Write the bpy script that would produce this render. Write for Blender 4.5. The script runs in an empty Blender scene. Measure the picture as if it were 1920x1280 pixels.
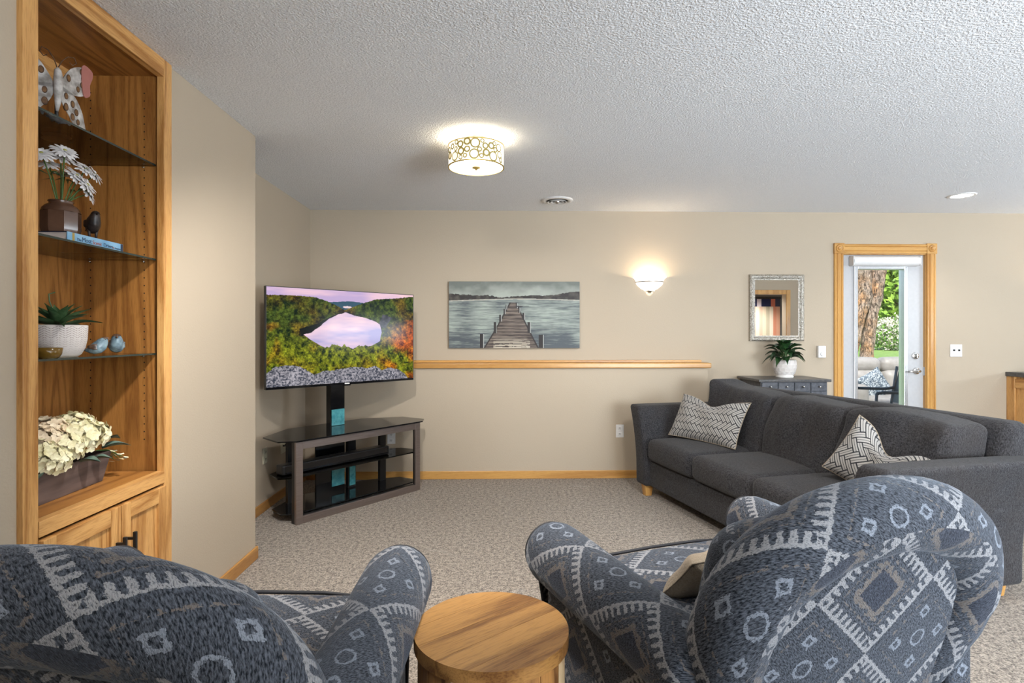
import bpy, math, random
import numpy as np
from mathutils import Vector, Matrix
R = math.radians
PI = math.pi
S = bpy.context.scene
COL = S.collection
random.seed(7)

# ------------------------------------------------------------------ camera
cd = bpy.data.cameras.new('camera')
cd.sensor_width = 36.0
cd.lens = 36.0 * 1067 / 1920
cd.shift_y = -13 / 1920
cd.clip_start = 0.05
cd.clip_end = 300
camo = bpy.data.objects.new('camera', cd)
COL.objects.link(camo)
camo.location = (0, 0, 1.296)
camo.rotation_euler = (R(90), 0, R(-1.4))
S.camera = camo

# ------------------------------------------------------------------ world, sun, daylight, exposure
W = bpy.data.worlds.new('world')
S.world = W
W.use_nodes = True
_bg = W.node_tree.nodes['Background']
_sky = W.node_tree.nodes.new('ShaderNodeTexSky')
_sky.sky_type = 'NISHITA'
_sky.sun_disc = False
_sky.sun_elevation = R(48)
_sky.sun_rotation = R(200)
_sky.dust_density = 2.5
W.node_tree.links.new(_sky.outputs[0], _bg.inputs[0])
_bg.inputs[1].default_value = 0.22


def light(name, kind, loc, rot, power, color, **kw):
    d = bpy.data.lights.new(name, kind)
    d.energy = power
    d.color = color
    for k, v in kw.items():
        setattr(d, k, v)
    o = bpy.data.objects.new(name, d)
    o.location = loc
    o.rotation_euler = rot
    COL.objects.link(o)
    return o


light('sun', 'SUN', (0, -5, 12), (R(42), 0, R(-24)), 4.2, (1, .95, .87), angle=R(1.5))
# daylight through the glazed patio door behind the camera and the big window of the right wall
light('patio_door_daylight', 'AREA', (3.0, -2.05, 1.15), (R(128), 0, 0), 290, (.80, .90, 1), shape='RECTANGLE', size=2.3, size_y=1.9)
light('window_daylight', 'AREA', (6.62, 2.75, 1.35), (0, R(143), R(0)), 58, (.80, .90, 1), shape='RECTANGLE', size=.6, size_y=1.6)
vs = S.view_settings
vs.view_transform = 'Standard'
vs.look = 'None'
vs.gamma = 1
vs.use_curve_mapping = False
vs.exposure = 0.80


# ------------------------------------------------------------------ node expression helpers
class E:
    def __init__(s, n, k):
        s.n, s.k = n, k

    def _m(s, op, *a):
        return s.n.math(op, *a)

    def __add__(s, o): return s._m('ADD', s, o)
    def __radd__(s, o): return s._m('ADD', o, s)
    def __sub__(s, o): return s._m('SUBTRACT', s, o)
    def __rsub__(s, o): return s._m('SUBTRACT', o, s)
    def __mul__(s, o): return s._m('MULTIPLY', s, o)
    def __rmul__(s, o): return s._m('MULTIPLY', o, s)
    def __truediv__(s, o): return s._m('DIVIDE', s, o)
    def __gt__(s, o): return s._m('GREATER_THAN', s, o)
    def __lt__(s, o): return s._m('LESS_THAN', s, o)
    def frac(s): return s._m('FRACT', s)
    def floor(s): return s._m('FLOOR', s)
    def abs(s): return s._m('ABSOLUTE', s)
    def sin(s): return s._m('SINE', s)
    def max(s, o): return s._m('MAXIMUM', s, o)
    def min(s, o): return s._m('MINIMUM', s, o)
    def mod(s, o): return s._m('FLOORED_MODULO', s, o)
    def sat(s): return s._m('MINIMUM', s._m('MAXIMUM', s, 0.0), 1.0)


class N:
    def __init__(s, name):
        s.m = bpy.data.materials.new(name)
        s.m.use_nodes = True
        s.t = s.m.node_tree
        s.b = s.t.nodes['Principled BSDF']
        s._tc = None

    def new(s, t): return s.t.nodes.new(t)
    def link(s, a, b): s.t.links.new(a, b)

    def put(s, sock, v):
        if isinstance(v, E):
            s.link(v.k, sock)
        elif isinstance(v, (tuple, list)) and len(v) == 3 and sock.type == 'RGBA':
            sock.default_value = (*v, 1)
        else:
            sock.default_value = v

    def math(s, op, *a):
        n = s.new('ShaderNodeMath')
        n.operation = op
        for i, v in enumerate(a):
            s.put(n.inputs[i], v)
        return E(s, n.outputs[0])

    def coord(s, kind='Object'):
        if s._tc is None:
            s._tc = s.new('ShaderNodeTexCoord')
        return E(s, s._tc.outputs[kind])

    def rnd(s):
        return E(s, s.new('ShaderNodeObjectInfo').outputs['Random'])

    def sep(s, v):
        n = s.new('ShaderNodeSeparateXYZ')
        s.put(n.inputs[0], v)
        return [E(s, n.outputs[i]) for i in range(3)]

    def comb(s, x, y, z=0.0):
        n = s.new('ShaderNodeCombineXYZ')
        for i, v in enumerate((x, y, z)):
            s.put(n.inputs[i], v)
        return E(s, n.outputs[0])

    def scale(s, v, sc):
        n = s.new('ShaderNodeMapping')
        s.put(n.inputs[0], v)
        n.inputs['Scale'].default_value = sc
        return E(s, n.outputs[0])

    def noise(s, v, scale=5, detail=2, rough=.5, dist=0.0):
        n = s.new('ShaderNodeTexNoise')
        s.put(n.inputs['Vector'], v)
        s.put(n.inputs['Scale'], float(scale))
        s.put(n.inputs['Detail'], float(detail))
        s.put(n.inputs['Roughness'], rough)
        s.put(n.inputs['Distortion'], dist)
        return E(s, n.outputs[0])

    def vor(s, v, scale=5, feature='F1', out=0):
        n = s.new('ShaderNodeTexVoronoi')
        n.feature = feature
        s.put(n.inputs['Vector'], v)
        s.put(n.inputs['Scale'], float(scale))
        return E(s, n.outputs[out])

    def mix(s, f, a, b):
        n = s.new('ShaderNodeMix')
        n.data_type = 'RGBA'
        s.put(n.inputs[0], f)
        s.put(n.inputs[6], a)
        s.put(n.inputs[7], b)
        return E(s, n.outputs[2])

    def remap(s, v, a, b, c=0.0, d=1.0):
        n = s.new('ShaderNodeMapRange')
        for i, q in enumerate((v, a, b, c, d)):
            s.put(n.inputs[i], q)
        return E(s, n.outputs[0])

    def bump(s, h, strength=.3, dist=.01):
        n = s.new('ShaderNodeBump')
        s.put(n.inputs['Height'], h)
        n.inputs['Strength'].default_value = strength
        n.inputs['Distance'].default_value = dist
        s.link(n.outputs[0], s.b.inputs['Normal'])

    def set(s, **kw):
        al = dict(col='Base Color', rough='Roughness', metal='Metallic', spec='Specular IOR Level', trans='Transmission Weight',
                  ior='IOR', ecol='Emission Color', estr='Emission Strength', sheen='Sheen Weight', srough='Sheen Roughness',
                  stint='Sheen Tint', coat='Coat Weight', crough='Coat Roughness', alpha='Alpha')
        for k, v in kw.items():
            s.put(s.b.inputs[al[k]], v)
        return s.m


def plain(name, col, rough=.5, **kw):
    """A painted / moulded surface: colour with a faint procedural mottling."""
    n = N(name)
    f = n.noise(n.coord(), 35, 3)
    c2 = tuple(c * .86 for c in col)
    return n.set(col=n.mix(f, col, c2), rough=rough, **kw)


# ------------------------------------------------------------------ materials
def m_wall():
    n = N('wall_paint')
    p = n.coord()
    f = n.noise(p, 2.0, 2)
    n.bump(n.noise(p, 130, 3), .22, .004)
    return n.set(col=n.mix(f, (.475, .397, .302), (.455, .38, .288)), rough=.75, spec=.25)


def m_ceiling():
    n = N('ceiling_texture')
    p = n.coord()
    v = n.remap(n.noise(p, 105, 3, .6), .40, .66)
    n.bump(v, .75, .007)
    return n.set(col=n.mix(v, (.85, .865, .89), (.92, .935, .96)), rough=.9, spec=.1)


def m_carpet():
    n = N('carpet_pile')
    p = n.coord()
    t = n.noise(p, 115, 3, .75)
    big = n.noise(p, 1.6, 3, .6)
    mark = n.remap(n.noise(n.scale(p, (1, 1.6, 1)), 3.4, 2, .5, .4), .66, .74)
    mid = n.noise(p, 42, 3, .7)
    f = n.remap(t * .62 + mid * .38, .41, .59)
    c = n.mix(f, (.060, .045, .034), (.57, .48, .39))
    c = n.mix(n.remap(big, .3, .7) * .35, c, n.mix(f, (.10, .077, .058), (.46, .385, .31)))
    c = n.mix(mark * .4, c, n.mix(f, (.26, .23, .20), (.60, .54, .48)))
    n.bump(t, 1.0, .012)
    return n.set(col=c, rough=.95, spec=.05, sheen=.25, srough=.5)


def m_oak(axis, light=(.66, .36, .125), dark=(.37, .16, .04), name='oak', ring=9.0, rough=.38):
    n = N(name + '_grain_' + axis)
    x, y, z = n.sep(n.coord())
    r = n.rnd() * 17.0
    k = .075
    if axis == 'x':
        q = n.comb(x * k + r, y, z + r)
    elif axis == 'y':
        q = n.comb(x + r, y * k + r, z)
    else:
        q = n.comb(x + r, y, z * k + r)
    a = n.noise(q, 5.5, 2, .5, .15)
    line = ((a * (ring * 2 * PI)).sin() * .5 + .5)
    line = line * line
    fine = n.noise(n.scale(q, (1, 1, 1)), 240, 2, .6)
    tone = n.noise(q, 9, 2)
    f = (line * .75 + n.remap(fine, .45, .70) * .5 + (tone - .5) * .6).sat()
    n.bump(fine, .12, .002)
    return n.set(col=n.mix(f, light, dark), rough=rough, spec=.45)


def m_fabric(name, c1, c2, c3, scale=420):
    n = N(name)
    p = n.coord()
    f = n.remap(n.noise(n.scale(p, (1, 1, .35)), scale, 2, .6), .35, .68)
    g = n.remap(n.noise(n.scale(p, (.3, 1, 1)), scale * .8, 2, .6), .4, .7)
    big = n.remap(n.noise(p, 4.5, 3, .6), .35, .68)
    c = n.mix(f * .6 + g * .4, c1, c2)
    c = n.mix(big * .35, c, c3)
    n.bump(f + g, .35, .003)
    return n.set(col=c, rough=.9, spec=.12, sheen=.10, srough=.45)


def m_kilim():
    n = N('kilim_chenille')
    u, v, _ = n.sep(n.coord('UV'))
    uv = n.coord('UV')
    wob = n.noise(uv, 75, 3, .7) - .5
    wob2 = n.noise(n.scale(uv, (1, 1.3, 1)), 68, 3, .7) - .5
    u2 = u + wob * .020
    v2 = v + wob2 * .020
    a, b = .40, .34
    s = u2 / a + v2 / b
    t = u2 / a - v2 / b
    fs, ft = s.frac(), t.frac()
    par = (s.floor() + t.floor()).mod(2.0)          # even cells carry the comb diamond
    ds = (fs - .5).abs() * 2.0
    dt = (ft - .5).abs() * 2.0
    m = ds.max(dt)
    e = n.math('MULTIPLY', ds > dt, ft) + n.math('MULTIPLY', dt > ds, fs)
    tooth = ((e * (2 * PI * 11)).sin() > (m * -2.2 + 1.85))
    even = 1.0 - par
    band = ((m > .93) + ((m > .73) * tooth)).min(1.0) * even
    ringt = n.noise(uv, 70, 2)
    ring = (m > .34) * (m < (.46 + (ringt - .5) * .5)) * even
    ring = ring + (m > .60) * (m < (.60 + (ringt - .42) * .22)) * even
    core = (m < .34) * even
    # odd cells: small outlined squares and ovals
    q1 = (fs - .5).abs().max((ft - .5).abs())
    sq = 0.0
    for (cx, cy) in ((.28, .28), (.72, .72), (.28, .72), (.72, .28)):
        d = (fs - cx).abs().max((ft - cy).abs())
        sq = ((d > .030) * (d < .062)) + sq
    du, dv = fs - .5, ft - .5
    rr = n.math('SQRT', du * du + dv * dv)
    sq = (sq + (rr > .075) * (rr < .102)) * par
    ring = (ring + (q1 > .36) * (q1 < (.36 + (ringt - .45) * .14)) * par).min(1.0)
    st = n.noise(n.comb((u + v) * 240.0, (u - v) * 70.0), 1.0, 2, .65)   # slanted streaky pile
    streak = n.remap(st, .36, .66)
    wear = n.remap(n.noise(n.comb((u + v) * 330.0, (u - v) * 120.0, 3.0), 1.0, 2, .6), .30, .52)
    base = n.mix(streak, (.004, .006, .010), (.098, .110, .135))
    base = n.mix(core * .75, base, n.mix(streak, (.010, .012, .020), (.045, .052, .075)))
    c = n.mix(ring * wear * .6, base, (.20, .165, .135))
    c = n.mix(sq.min(1.0) * wear * .75, c, (.25, .28, .33))
    c = n.mix(band * wear * .85, c, (.31, .31, .32))
    n.bump(st, .6, .004)
    return n.set(col=c, rough=.85, spec=.2, sheen=.30, srough=.35, stint=(.75, .85, 1))


def m_fret():
    """Pillow cover: interlocking bars set on the diagonal, outlined in black."""
    n = N('fret_weave')
    u, v, _ = n.sep(n.coord('UV'))
    k = 1 / .028
    x = (u + v) * (.7071 * k)
    y = (u - v) * (.7071 * k)
    i, j = x.floor(), y.floor()
    fx, fy = x.frac(), y.frac()
    h = (i - j).mod(6.0)
    hor = h < 2.5
    ver = 1.0 - hor
    ex = (fx - .5).abs()
    ey = (fy - .5).abs()
    # long edges
    edge = (ey > .40) * hor + (ex > .40) * ver
    # brick ends
    e0 = (h < .5) * (fx < .14) + (h > 1.5) * (h < 2.5) * (fx > .86)
    e1 = (h > 2.5) * (h < 3.5) * (fy > .86) + (h > 4.5) * (fy < .14)
    line = (edge + e0 + e1).min(1.0)
    mid = ((ey < .055) * hor + (ex < .06) * ver) * .85
    w = n.noise(n.coord('UV'), 900, 2)
    light = n.mix(w, (.26, .245, .225), (.45, .43, .405))
    c = n.mix((line + mid).min(1.0), light, (.022, .022, .026))
    n.bump(w, .3, .002)
    return n.set(col=c, rough=.85, spec=.15, sheen=.2)


def m_vc(name, rough=.5, emis=0.0, spec=.4, bump=0.0, coat=0.0):
    n = N(name)
    a = n.new('ShaderNodeVertexColor')
    a.layer_name = 'paint'
    c = E(n, a.outputs[0])
    if emis:
        n.set(col=(.004, .004, .004), rough=rough, spec=.12, ecol=c, estr=emis)
    else:
        n.set(col=c, rough=rough, spec=spec, coat=coat)
    if bump:
        n.bump(n.noise(n.scale(n.coord(), (.3, 1, 1)), 160, 3), bump, .003)
    return n.m


def m_glass(name, tint=(1, 1, 1), rough=0.0, clear=.9):
    n = N(name)
    n.t.nodes.remove(n.b)
    out = n.t.nodes['Material Output']
    tr = n.new('ShaderNodeBsdfTransparent')
    tr.inputs[0].default_value = (*tint, 1)
    gl = n.new('ShaderNodeBsdfGlossy')
    gl.inputs['Roughness'].default_value = rough
    fr = n.new('ShaderNodeFresnel')
    fr.inputs[0].default_value = 1.5
    mx = n.new('ShaderNodeMixShader')
    n.link(fr.outputs[0], mx.inputs[0])
    n.link(tr.outputs[0], mx.inputs[1])
    n.link(gl.outputs[0], mx.inputs[2])
    n.link(mx.outputs[0], out.inputs[0])
    return n.m


def m_glow(name, col, strength):
    n = N(name)
    f = n.noise(n.coord(), 20, 2)
    return n.set(col=n.mix(f, (.8, .78, .72), (.75, .73, .68)), rough=.5, ecol=col, estr=strength)


def m_bark():
    n = N('pine_bark')
    p = n.coord()
    q = n.scale(p, (1, 1, .4))
    w = n.noise(q, 9, 4, .7, .6)
    v = n.noise(q, 24, 4, .75, .8)
    f = n.remap(v, .40, .60)
    o = n.noise(p, 4, 3)
    c = n.mix(f, (.055, .038, .030), n.mix(n.remap(o, .42, .62), (.50, .39, .32), (.56, .32, .17)))
    n.bump(v + w, 1.0, .06)
    return n.set(col=c, rough=.95)


def m_two(name, c1, c2, scale, rough=.6, bump=.2, lo=.35, hi=.65, detail=3, sc=(1, 1, 1), dist=.004, **kw):
    n = N(name)
    f = n.noise(n.scale(n.coord(), sc), scale, detail, .6)
    g = n.remap(f, lo, hi)
    if bump:
        n.bump(f, bump, dist)
    return n.set(col=n.mix(g, c1, c2), rough=rough, **kw)


MT = dict(
    wall=m_wall(), ceiling=m_ceiling(), carpet=m_carpet(),
    oak_x=m_oak('x'), oak_y=m_oak('y'), oak_z=m_oak('z'),
    ply_z=m_oak('z', (.40, .175, .042), (.22, .085, .018), 'shaded_oak_veneer', 12.0, .45),  # darker than the face oak: shade inside the bookcase put into the colour
    ply_y=m_oak('y', (.40, .175, .042), (.22, .085, .018), 'shaded_oak_veneer', 12.0, .45),
    trim_x=m_oak('x', (.60, .33, .10), (.44, .21, .055), 'golden_oak', 5.0, .3),
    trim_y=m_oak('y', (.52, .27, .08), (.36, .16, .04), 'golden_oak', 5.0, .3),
    trim_z=m_oak('z', (.60, .33, .10), (.44, .21, .055), 'golden_oak', 5.0, .3),
    acacia=m_oak('x', (.44, .225, .068), (.17, .07, .02), 'acacia', 6.0, .32),
    acacia_z=m_oak('z', (.48, .23, .07), (.14, .055, .018), 'acacia', 7.0, .4),
    acacia_pale=m_oak('z', (.72, .52, .30), (.58, .38, .19), 'acacia_sapwood', 4.0, .4),
    barn=m_two('weathered_walnut', (.045, .03, .027), (.16, .11, .095), 14, .75, .4, sc=(1, .12, 1)),
    sofa=m_fabric('charcoal_chenille', (.008, .008, .010), (.080, .079, .085), (.046, .037, .031), 230),
    kilim=m_kilim(), fret=m_fret(),
    tan=m_fabric('tan_cotton', (.30, .24, .17), (.45, .37, .28), (.25, .2, .14), 300),
    piping=plain('black_piping', (.02, .02, .024), .7),
    black=plain('satin_black', (.012, .012, .013), .35),
    gloss=plain('gloss_black', (.006, .006, .007), .06),
    bronze=m_two('bronze_metal', (.30, .25, .235), (.38, .325, .305), 300, .32, .05, sc=(.02, 1, 1), metal=.85),
    teal=m_two('teal_reflection', (.03, .20, .24), (.10, .36, .40), 22, .15, 0),  # colour of a reflection in the gloss black post
    white=plain('white_paint', (.80, .79, .78), .4),
    trimwhite=plain('door_paint', (.52, .52, .53), .35),
    alu=m_two('brushed_metal', (.60, .61, .63), (.72, .73, .75), 200, .3, .03, metal=.9),
    nickel=m_two('satin_nickel', (.55, .54, .52), (.66, .65, .63), 200, .25, .03, metal=1.0),
    gold=m_two('brushed_gold', (.52, .37, .10), (.68, .50, .18), 120, .35, .05, metal=.8),
    amberlit=m_glow('lit_amber_glass', (1, .62, .12), .22),
    olive=m_two('olive_gold', (.22, .17, .035), (.34, .26, .06), 90, .45, .05),
    ivory=plain('ivory_plastic', (.66, .62, .47), .4),
    hole=plain('dark_slot', (.012, .01, .008), .8),
    glass=m_glass('clear_glass', (.97, .985, .98)),
    shelfglass=m_glass('shelf_glass', (.90, .95, .93)),
    smoke=m_glass('smoked_glass', (.10, .105, .11)),
    glassedge=plain('green_glass_edge', (.018, .032, .028), .15),
    mirror=N('mirror_silver').set(col=(.93, .94, .94), rough=.0, metal=1.0),
    silver=m_two('hammered_silver', (.28, .25, .20), (.68, .65, .59), 90, .33, .9, metal=.75, dist=.01),
    navy=m_two('slate_blue_paint', (.040, .044, .056), (.085, .09, .108), 30, .45, .2),
    navytop=m_two('slate_top', (.05, .05, .055), (.10, .095, .09), 40, .35, .15),
    ceramic=plain('white_ceramic', (.78, .75, .71), .35),
    matteceramic=plain('matte_ceramic', (.68, .63, .60), .7),
    groove=plain('ceramic_groove', (.36, .30, .28), .8),
    leaf=m_two('dark_leaf', (.008, .030, .010), (.030, .085, .024), 25, .35, .1),
    succ=m_two('succulent_leaf', (.016, .05, .018), (.09, .17, .07), 18, .45, .1),
    stem=plain('green_stem', (.07, .14, .03), .5),
    petal=plain('white_petal', (.86, .83, .82), .6),
    disc=plain('daisy_disc', (.42, .40, .10), .7),
    hyd=m_two('cream_petal', (.62, .56, .30), (.85, .80, .58), 30, .65, .1),
    hyd2=m_two('blush_petal', (.60, .46, .30), (.82, .70, .52), 30, .65, .1),
    euca=m_two('eucalyptus_leaf', (.05, .095, .075), (.15, .22, .18), 20, .6, .1),
    vase=m_two('brown_glaze', (.085, .042, .026), (.125, .066, .042), 10, .18, .02),
    iron=m_two('dark_iron', (.012, .009, .008), (.045, .03, .025), 40, .4, .4),
    birdblue=m_two('blue_glaze', (.10, .15, .19), (.30, .42, .48), 26, .2, .1),
    birdbrown=m_two('brown_bird_glaze', (.045, .022, .015), (.16, .095, .06), 40, .25, .2),
    wing=m_two('weathered_white_metal', (.24, .215, .19), (.66, .63, .60), 22, .55, .3),
    rust=m_two('rusted_metal', (.045, .022, .012), (.13, .065, .03), 60, .7, .3),
    copper=m_two('copper_brown', (.13, .06, .02), (.24, .12, .045), 50, .5, .2),
    pink=plain('pink_metal', (.44, .17, .14), .6),
    amber=plain('amber_glass', (.16, .09, .015), .12),
    bookblue=m_two('blue_cover', (.10, .30, .52), (.30, .52, .70), 8, .35, 0),
    bookdark=plain('navy_cover', (.015, .025, .06), .4),
    pages=m_two('paper_edges', (.55, .45, .40), (.75, .66, .60), 300, .8, .1, sc=(.05, .05, 1)),
    textdark=plain('spine_ink', (.03, .07, .14), .6),
    textred=plain('spine_ink_red', (.42, .12, .07), .6),
    yellow=plain('spine_band', (.45, .30, .06), .5),
    shade=m_glow('lit_shade', (1, .90, .70), 1.15),
    diffuser=m_glow('lit_diffuser', (1, .95, .84), 8.0),
    tint=m_glow('lit_amber_disc', (1, .80, .50), .40),
    bowl=m_glow('lit_bowl', (1, .92, .80), .9),
    can=m_glow('lit_can', (1, .97, .92), 9.0),
    grass=m_two('lawn', (.10, .19, .035), (.22, .34, .09), 9, .9, .3),
    farhedge=m_two('hedge_green', (.035, .09, .02), (.10, .19, .05), 14, .8, .5),
    patio=m_two('patio_concrete', (.36, .35, .33), (.46, .45, .43), 20, .9, .1),
    foliage=m_two('tree_leaf', (.05, .16, .02), (.20, .40, .06), 3, .5, 0),
    foliage2=m_two('lime_leaf', (.12, .26, .03), (.34, .50, .08), 3, .5, 0),
    blossom=m_two('blossom', (.45, .42, .34), (.80, .76, .68), 6, .7, 0),
    bark=m_bark(),
    outleather=m_two('grey_leather', (.24, .228, .215), (.30, .288, .275), 12, .5, .1),
    floral=m_two('blue_floral', (.035, .065, .10), (.42, .46, .49), 60, .7, 0, lo=.46, hi=.60, detail=2),
    patiometal=plain('blue_black_metal', (.03, .055, .075), .45),
    quilt=m_vc('painted_hanging', .7), canvas=m_vc('painted_canvas', .55, bump=.25), screen=m_vc('screen_picture', .12, emis=.66),
    hall=plain('hall_paint', (.16, .145, .13), .7),
)


# ------------------------------------------------------------------ mesh helpers
class MB:
    def __init__(s):
        s.v, s.f, s.uv = [], [], []

    def add(s, vs_, fs, uvs=None):
        o = len(s.v)
        s.v += [tuple(p) for p in vs_]
        for k, f in enumerate(fs):
            s.f.append([i + o for i in f])
            s.uv.append(uvs[k] if uvs else None)
        return s

    def box(s, x0, x1, y0, y1, z0, z1):
        v = [(x, y, z) for z in (z0, z1) for y in (y0, y1) for x in (x0, x1)]
        return s.add(v, [(0, 2, 3, 1), (4, 5, 7, 6), (0, 1, 5, 4), (2, 6, 7, 3), (0, 4, 6, 2), (1, 3, 7, 5)])

    def poly(s, pts, z0, z1, M=None):
        """prism over a 2D outline (counter-clockwise)"""
        n = len(pts)
        v = [(x, y, z0) for x, y in pts] + [(x, y, z1) for x, y in pts]
        if M:
            v = [tuple(M @ Vector(p)) for p in v]
        f = [tuple(range(n - 1, -1, -1)), tuple(range(n, 2 * n))]
        f += [(i, (i + 1) % n, n + (i + 1) % n, n + i) for i in range(n)]
        return s.add(v, f)

    def lathe(s, prof, n=32, c=(0, 0, 0), M=None, a0=0.0, a1=2 * PI, sides=None):
        full = abs(a1 - a0 - 2 * PI) < 1e-6
        m = n if full else n + 1
        v = []
        for i in range(m):
            a = a0 + (a1 - a0) * i / n
            k = 1.0
            if sides:
                st = 2 * PI / sides
                k = math.cos(st / 2) / math.cos((a % st) - st / 2)
            for r, z in prof:
                rr = r * (1 + (k - 1) * (1 if sides else 0))
                v.append((c[0] + rr * math.cos(a), c[1] + rr * math.sin(a), c[2] + z))
        if M:
            v = [tuple(M @ Vector(p)) for p in v]
        q = len(prof)
        f = []
        for i in range(n):
            j = (i + 1) % m
            for k in range(q - 1):
                f.append((i * q + k, j * q + k, j * q + k + 1, i * q + k + 1))
        return s.add(v, f)

    def tube(s, pts, rad, n=10, caps=True):
        pts = [Vector(p) for p in pts]
        rs = rad if isinstance(rad, (list, tuple)) else [rad] * len(pts)
        v, f = [], []
        up = None
        for i, p in enumerate(pts):
            d = (pts[min(i + 1, len(pts) - 1)] - pts[max(i - 1, 0)]).normalized()
            if up is None:
                up = Vector((0, 0, 1)) if abs(d.z) < .9 else Vector((1, 0, 0))
            a = d.cross(up).normalized()
            up = a.cross(d).normalized()
            for k in range(n):
                t = 2 * PI * k / n
                v.append(p + (a * math.cos(t) + up * math.sin(t)) * rs[i])
        for i in range(len(pts) - 1):
            for k in range(n):
                k2 = (k + 1) % n
                f.append((i * n + k, i * n + k2, (i + 1) * n + k2, (i + 1) * n + k))
        if caps:
            f.append(tuple(range(n - 1, -1, -1)))
            f.append(tuple((len(pts) - 1) * n + k for k in range(n)))
        return s.add(v, f)

    def grid(s, fn, nu, nv, uvfn=None):
        """fn(i/nu, j/nv) -> point ; uvfn the same -> (u, v)"""
        v = [fn(i / nu, j / nv) for i in range(nu + 1) for j in range(nv + 1)]
        f, uvs = [], []
        for i in range(nu):
            for j in range(nv):
                a = i * (nv + 1) + j
                f.append((a, a + nv + 1, a + nv + 2, a + 1))
                if uvfn:
                    uvs.append([uvfn((i + p) / nu, (j + q) / nv) for p, q in ((0, 0), (1, 0), (1, 1), (0, 1))])
        return s.add(v, f, uvs if uvfn else None)

    def rbox(s, c, h, r, n=8, bulge=(0, 0, 0), fn=None):
        """soft box: centre c, half sizes h, edge radius r, bulged faces, deformed by fn"""
        h = Vector(h)
        r = min(r, min(h) * .999)
        ax = [math.tan(-PI / 4 + PI / 2 * i / n) for i in range(n + 1)]
        vid, v, f, uvs = {}, [], [], []

        def vert(p):
            k = tuple(round(q, 5) for q in p)
            if k not in vid:
                P = Vector((p[0] * h.x, p[1] * h.y, p[2] * h.z))
                Q = Vector([max(-(h[i] - r), min(h[i] - r, P[i])) for i in range(3)])
                # keep samples dense along the rounding
                d = P - Q
                if d.length > 1e-9:
                    P = Q + d.normalized() * r
                t = [1 - min(1, abs(P[i] / h[i])) ** 2 for i in range(3)]
                P.x += math.copysign(bulge[0] * t[1] * t[2], P.x) if abs(P.x) > h.x * .5 else 0
                P.y += math.copysign(bulge[1] * t[0] * t[2], P.y) if abs(P.y) > h.y * .5 else 0
                P.z += math.copysign(bulge[2] * t[0] * t[1], P.z) if abs(P.z) > h.z * .5 else 0
                vid[k] = len(v)
                v.append(P)
            return vid[k]

        # grid lines: inner box plus the rounding
        def lines(i):
            e = 1 - r / h[i]
            a = [-1, -1 + .35 * (1 - e), -1 + .7 * (1 - e)]
            a += [-e + 2 * e * k / n for k in range(n + 1)]
            a += [1 - .7 * (1 - e), 1 - .35 * (1 - e), 1]
            return a
        L = [lines(i) for i in range(3)]
        for axis in range(3):
            a1, a2 = [(1, 2), (2, 0), (0, 1)][axis]
            for sg in (-1, 1):
                for i in range(len(L[a1]) - 1):
                    for j in range(len(L[a2]) - 1):
                        q, uq = [], []
                        for di, dj in ((0, 0), (1, 0), (1, 1), (0, 1)):
                            p = [0, 0, 0]
                            p[axis] = sg
                            p[a1] = L[a1][i + di]
                            p[a2] = L[a2][j + dj]
                            q.append(vert(p))
                            w = [p[k] * h[k] for k in range(3)]
                            uq.append((w[0], w[1]) if axis == 2 else ((w[0], w[2]) if axis == 1 else (w[1], w[2])))
                        if sg < 0:
                            q.reverse()
                            uq.reverse()
                        f.append(q)
                        uvs.append(uq)
        C = Vector(c)
        v = [p + C for p in v]
        if fn:
            v = [Vector(fn(p)) for p in v]
        return s.add(v, f, uvs)

    def mesh(s, name, smooth=False):
        me = bpy.data.meshes.new(name)
        me.from_pydata(s.v, [], s.f)
        if any(u for u in s.uv):
            ul = me.uv_layers.new(name='UVMap')
            k = 0
            buf = []
            for f, u in zip(s.f, s.uv):
                for q in range(len(f)):
                    buf += list(u[q]) if u else [0.0, 0.0]
            ul.data.foreach_set('uv', buf)
        if smooth:
            me.polygons.foreach_set('use_smooth', [True] * len(me.polygons))
        me.update()
        return me


def obj(name, mb, mat, parent=None, smooth=False, bevel=0.0, seg=2, auto=False, fix=False):
    me = mb.mesh(name, smooth) if isinstance(mb, MB) else mb
    if isinstance(mb, MB):
        me.materials.append(MT[mat])
    if fix:
        import bmesh
        bm = bmesh.new()
        bm.from_mesh(me)
        bmesh.ops.recalc_face_normals(bm, faces=bm.faces)
        bm.to_mesh(me)
        bm.free()
    o = bpy.data.objects.new(name, me)
    COL.objects.link(o)
    if parent:
        o.parent = parent
    if bevel:
        b = o.modifiers.new('bevel', 'BEVEL')
        b.width = bevel
        b.segments = seg
        b.limit_method = 'ANGLE'
        b.angle_limit = R(40)
    if auto:
        me.polygons.foreach_set('use_smooth', [True] * len(me.polygons))
        me.set_sharp_from_angle(angle=R(auto if auto is not True else 40))
    return o


def tag(o, label=None, cat=None, group=None, kind=None):
    for k, v in (('label', label), ('category', cat), ('group', group), ('kind', kind)):
        if v:
            o[k] = v
    return o


def thing(name, label, cat, loc=(0, 0, 0), rz=0.0, group=None):
    o = bpy.data.objects.new(name, None)
    o.empty_display_size = .1
    COL.objects.link(o)
    o.location = loc
    o.rotation_euler = (0, 0, rz)
    return tag(o, label, cat, group)


def struct(name, mb, mat, parent=None, **kw):
    o = obj(name, mb, mat, parent, **kw)
    if not parent:
        o['kind'] = 'structure'
    return o


def copy_tree(o, parent=None):
    c = o.copy()
    COL.objects.link(c)
    if parent:
        c.parent = parent
    for ch in list(o.children):
        copy_tree(ch, c)
    return c


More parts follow.
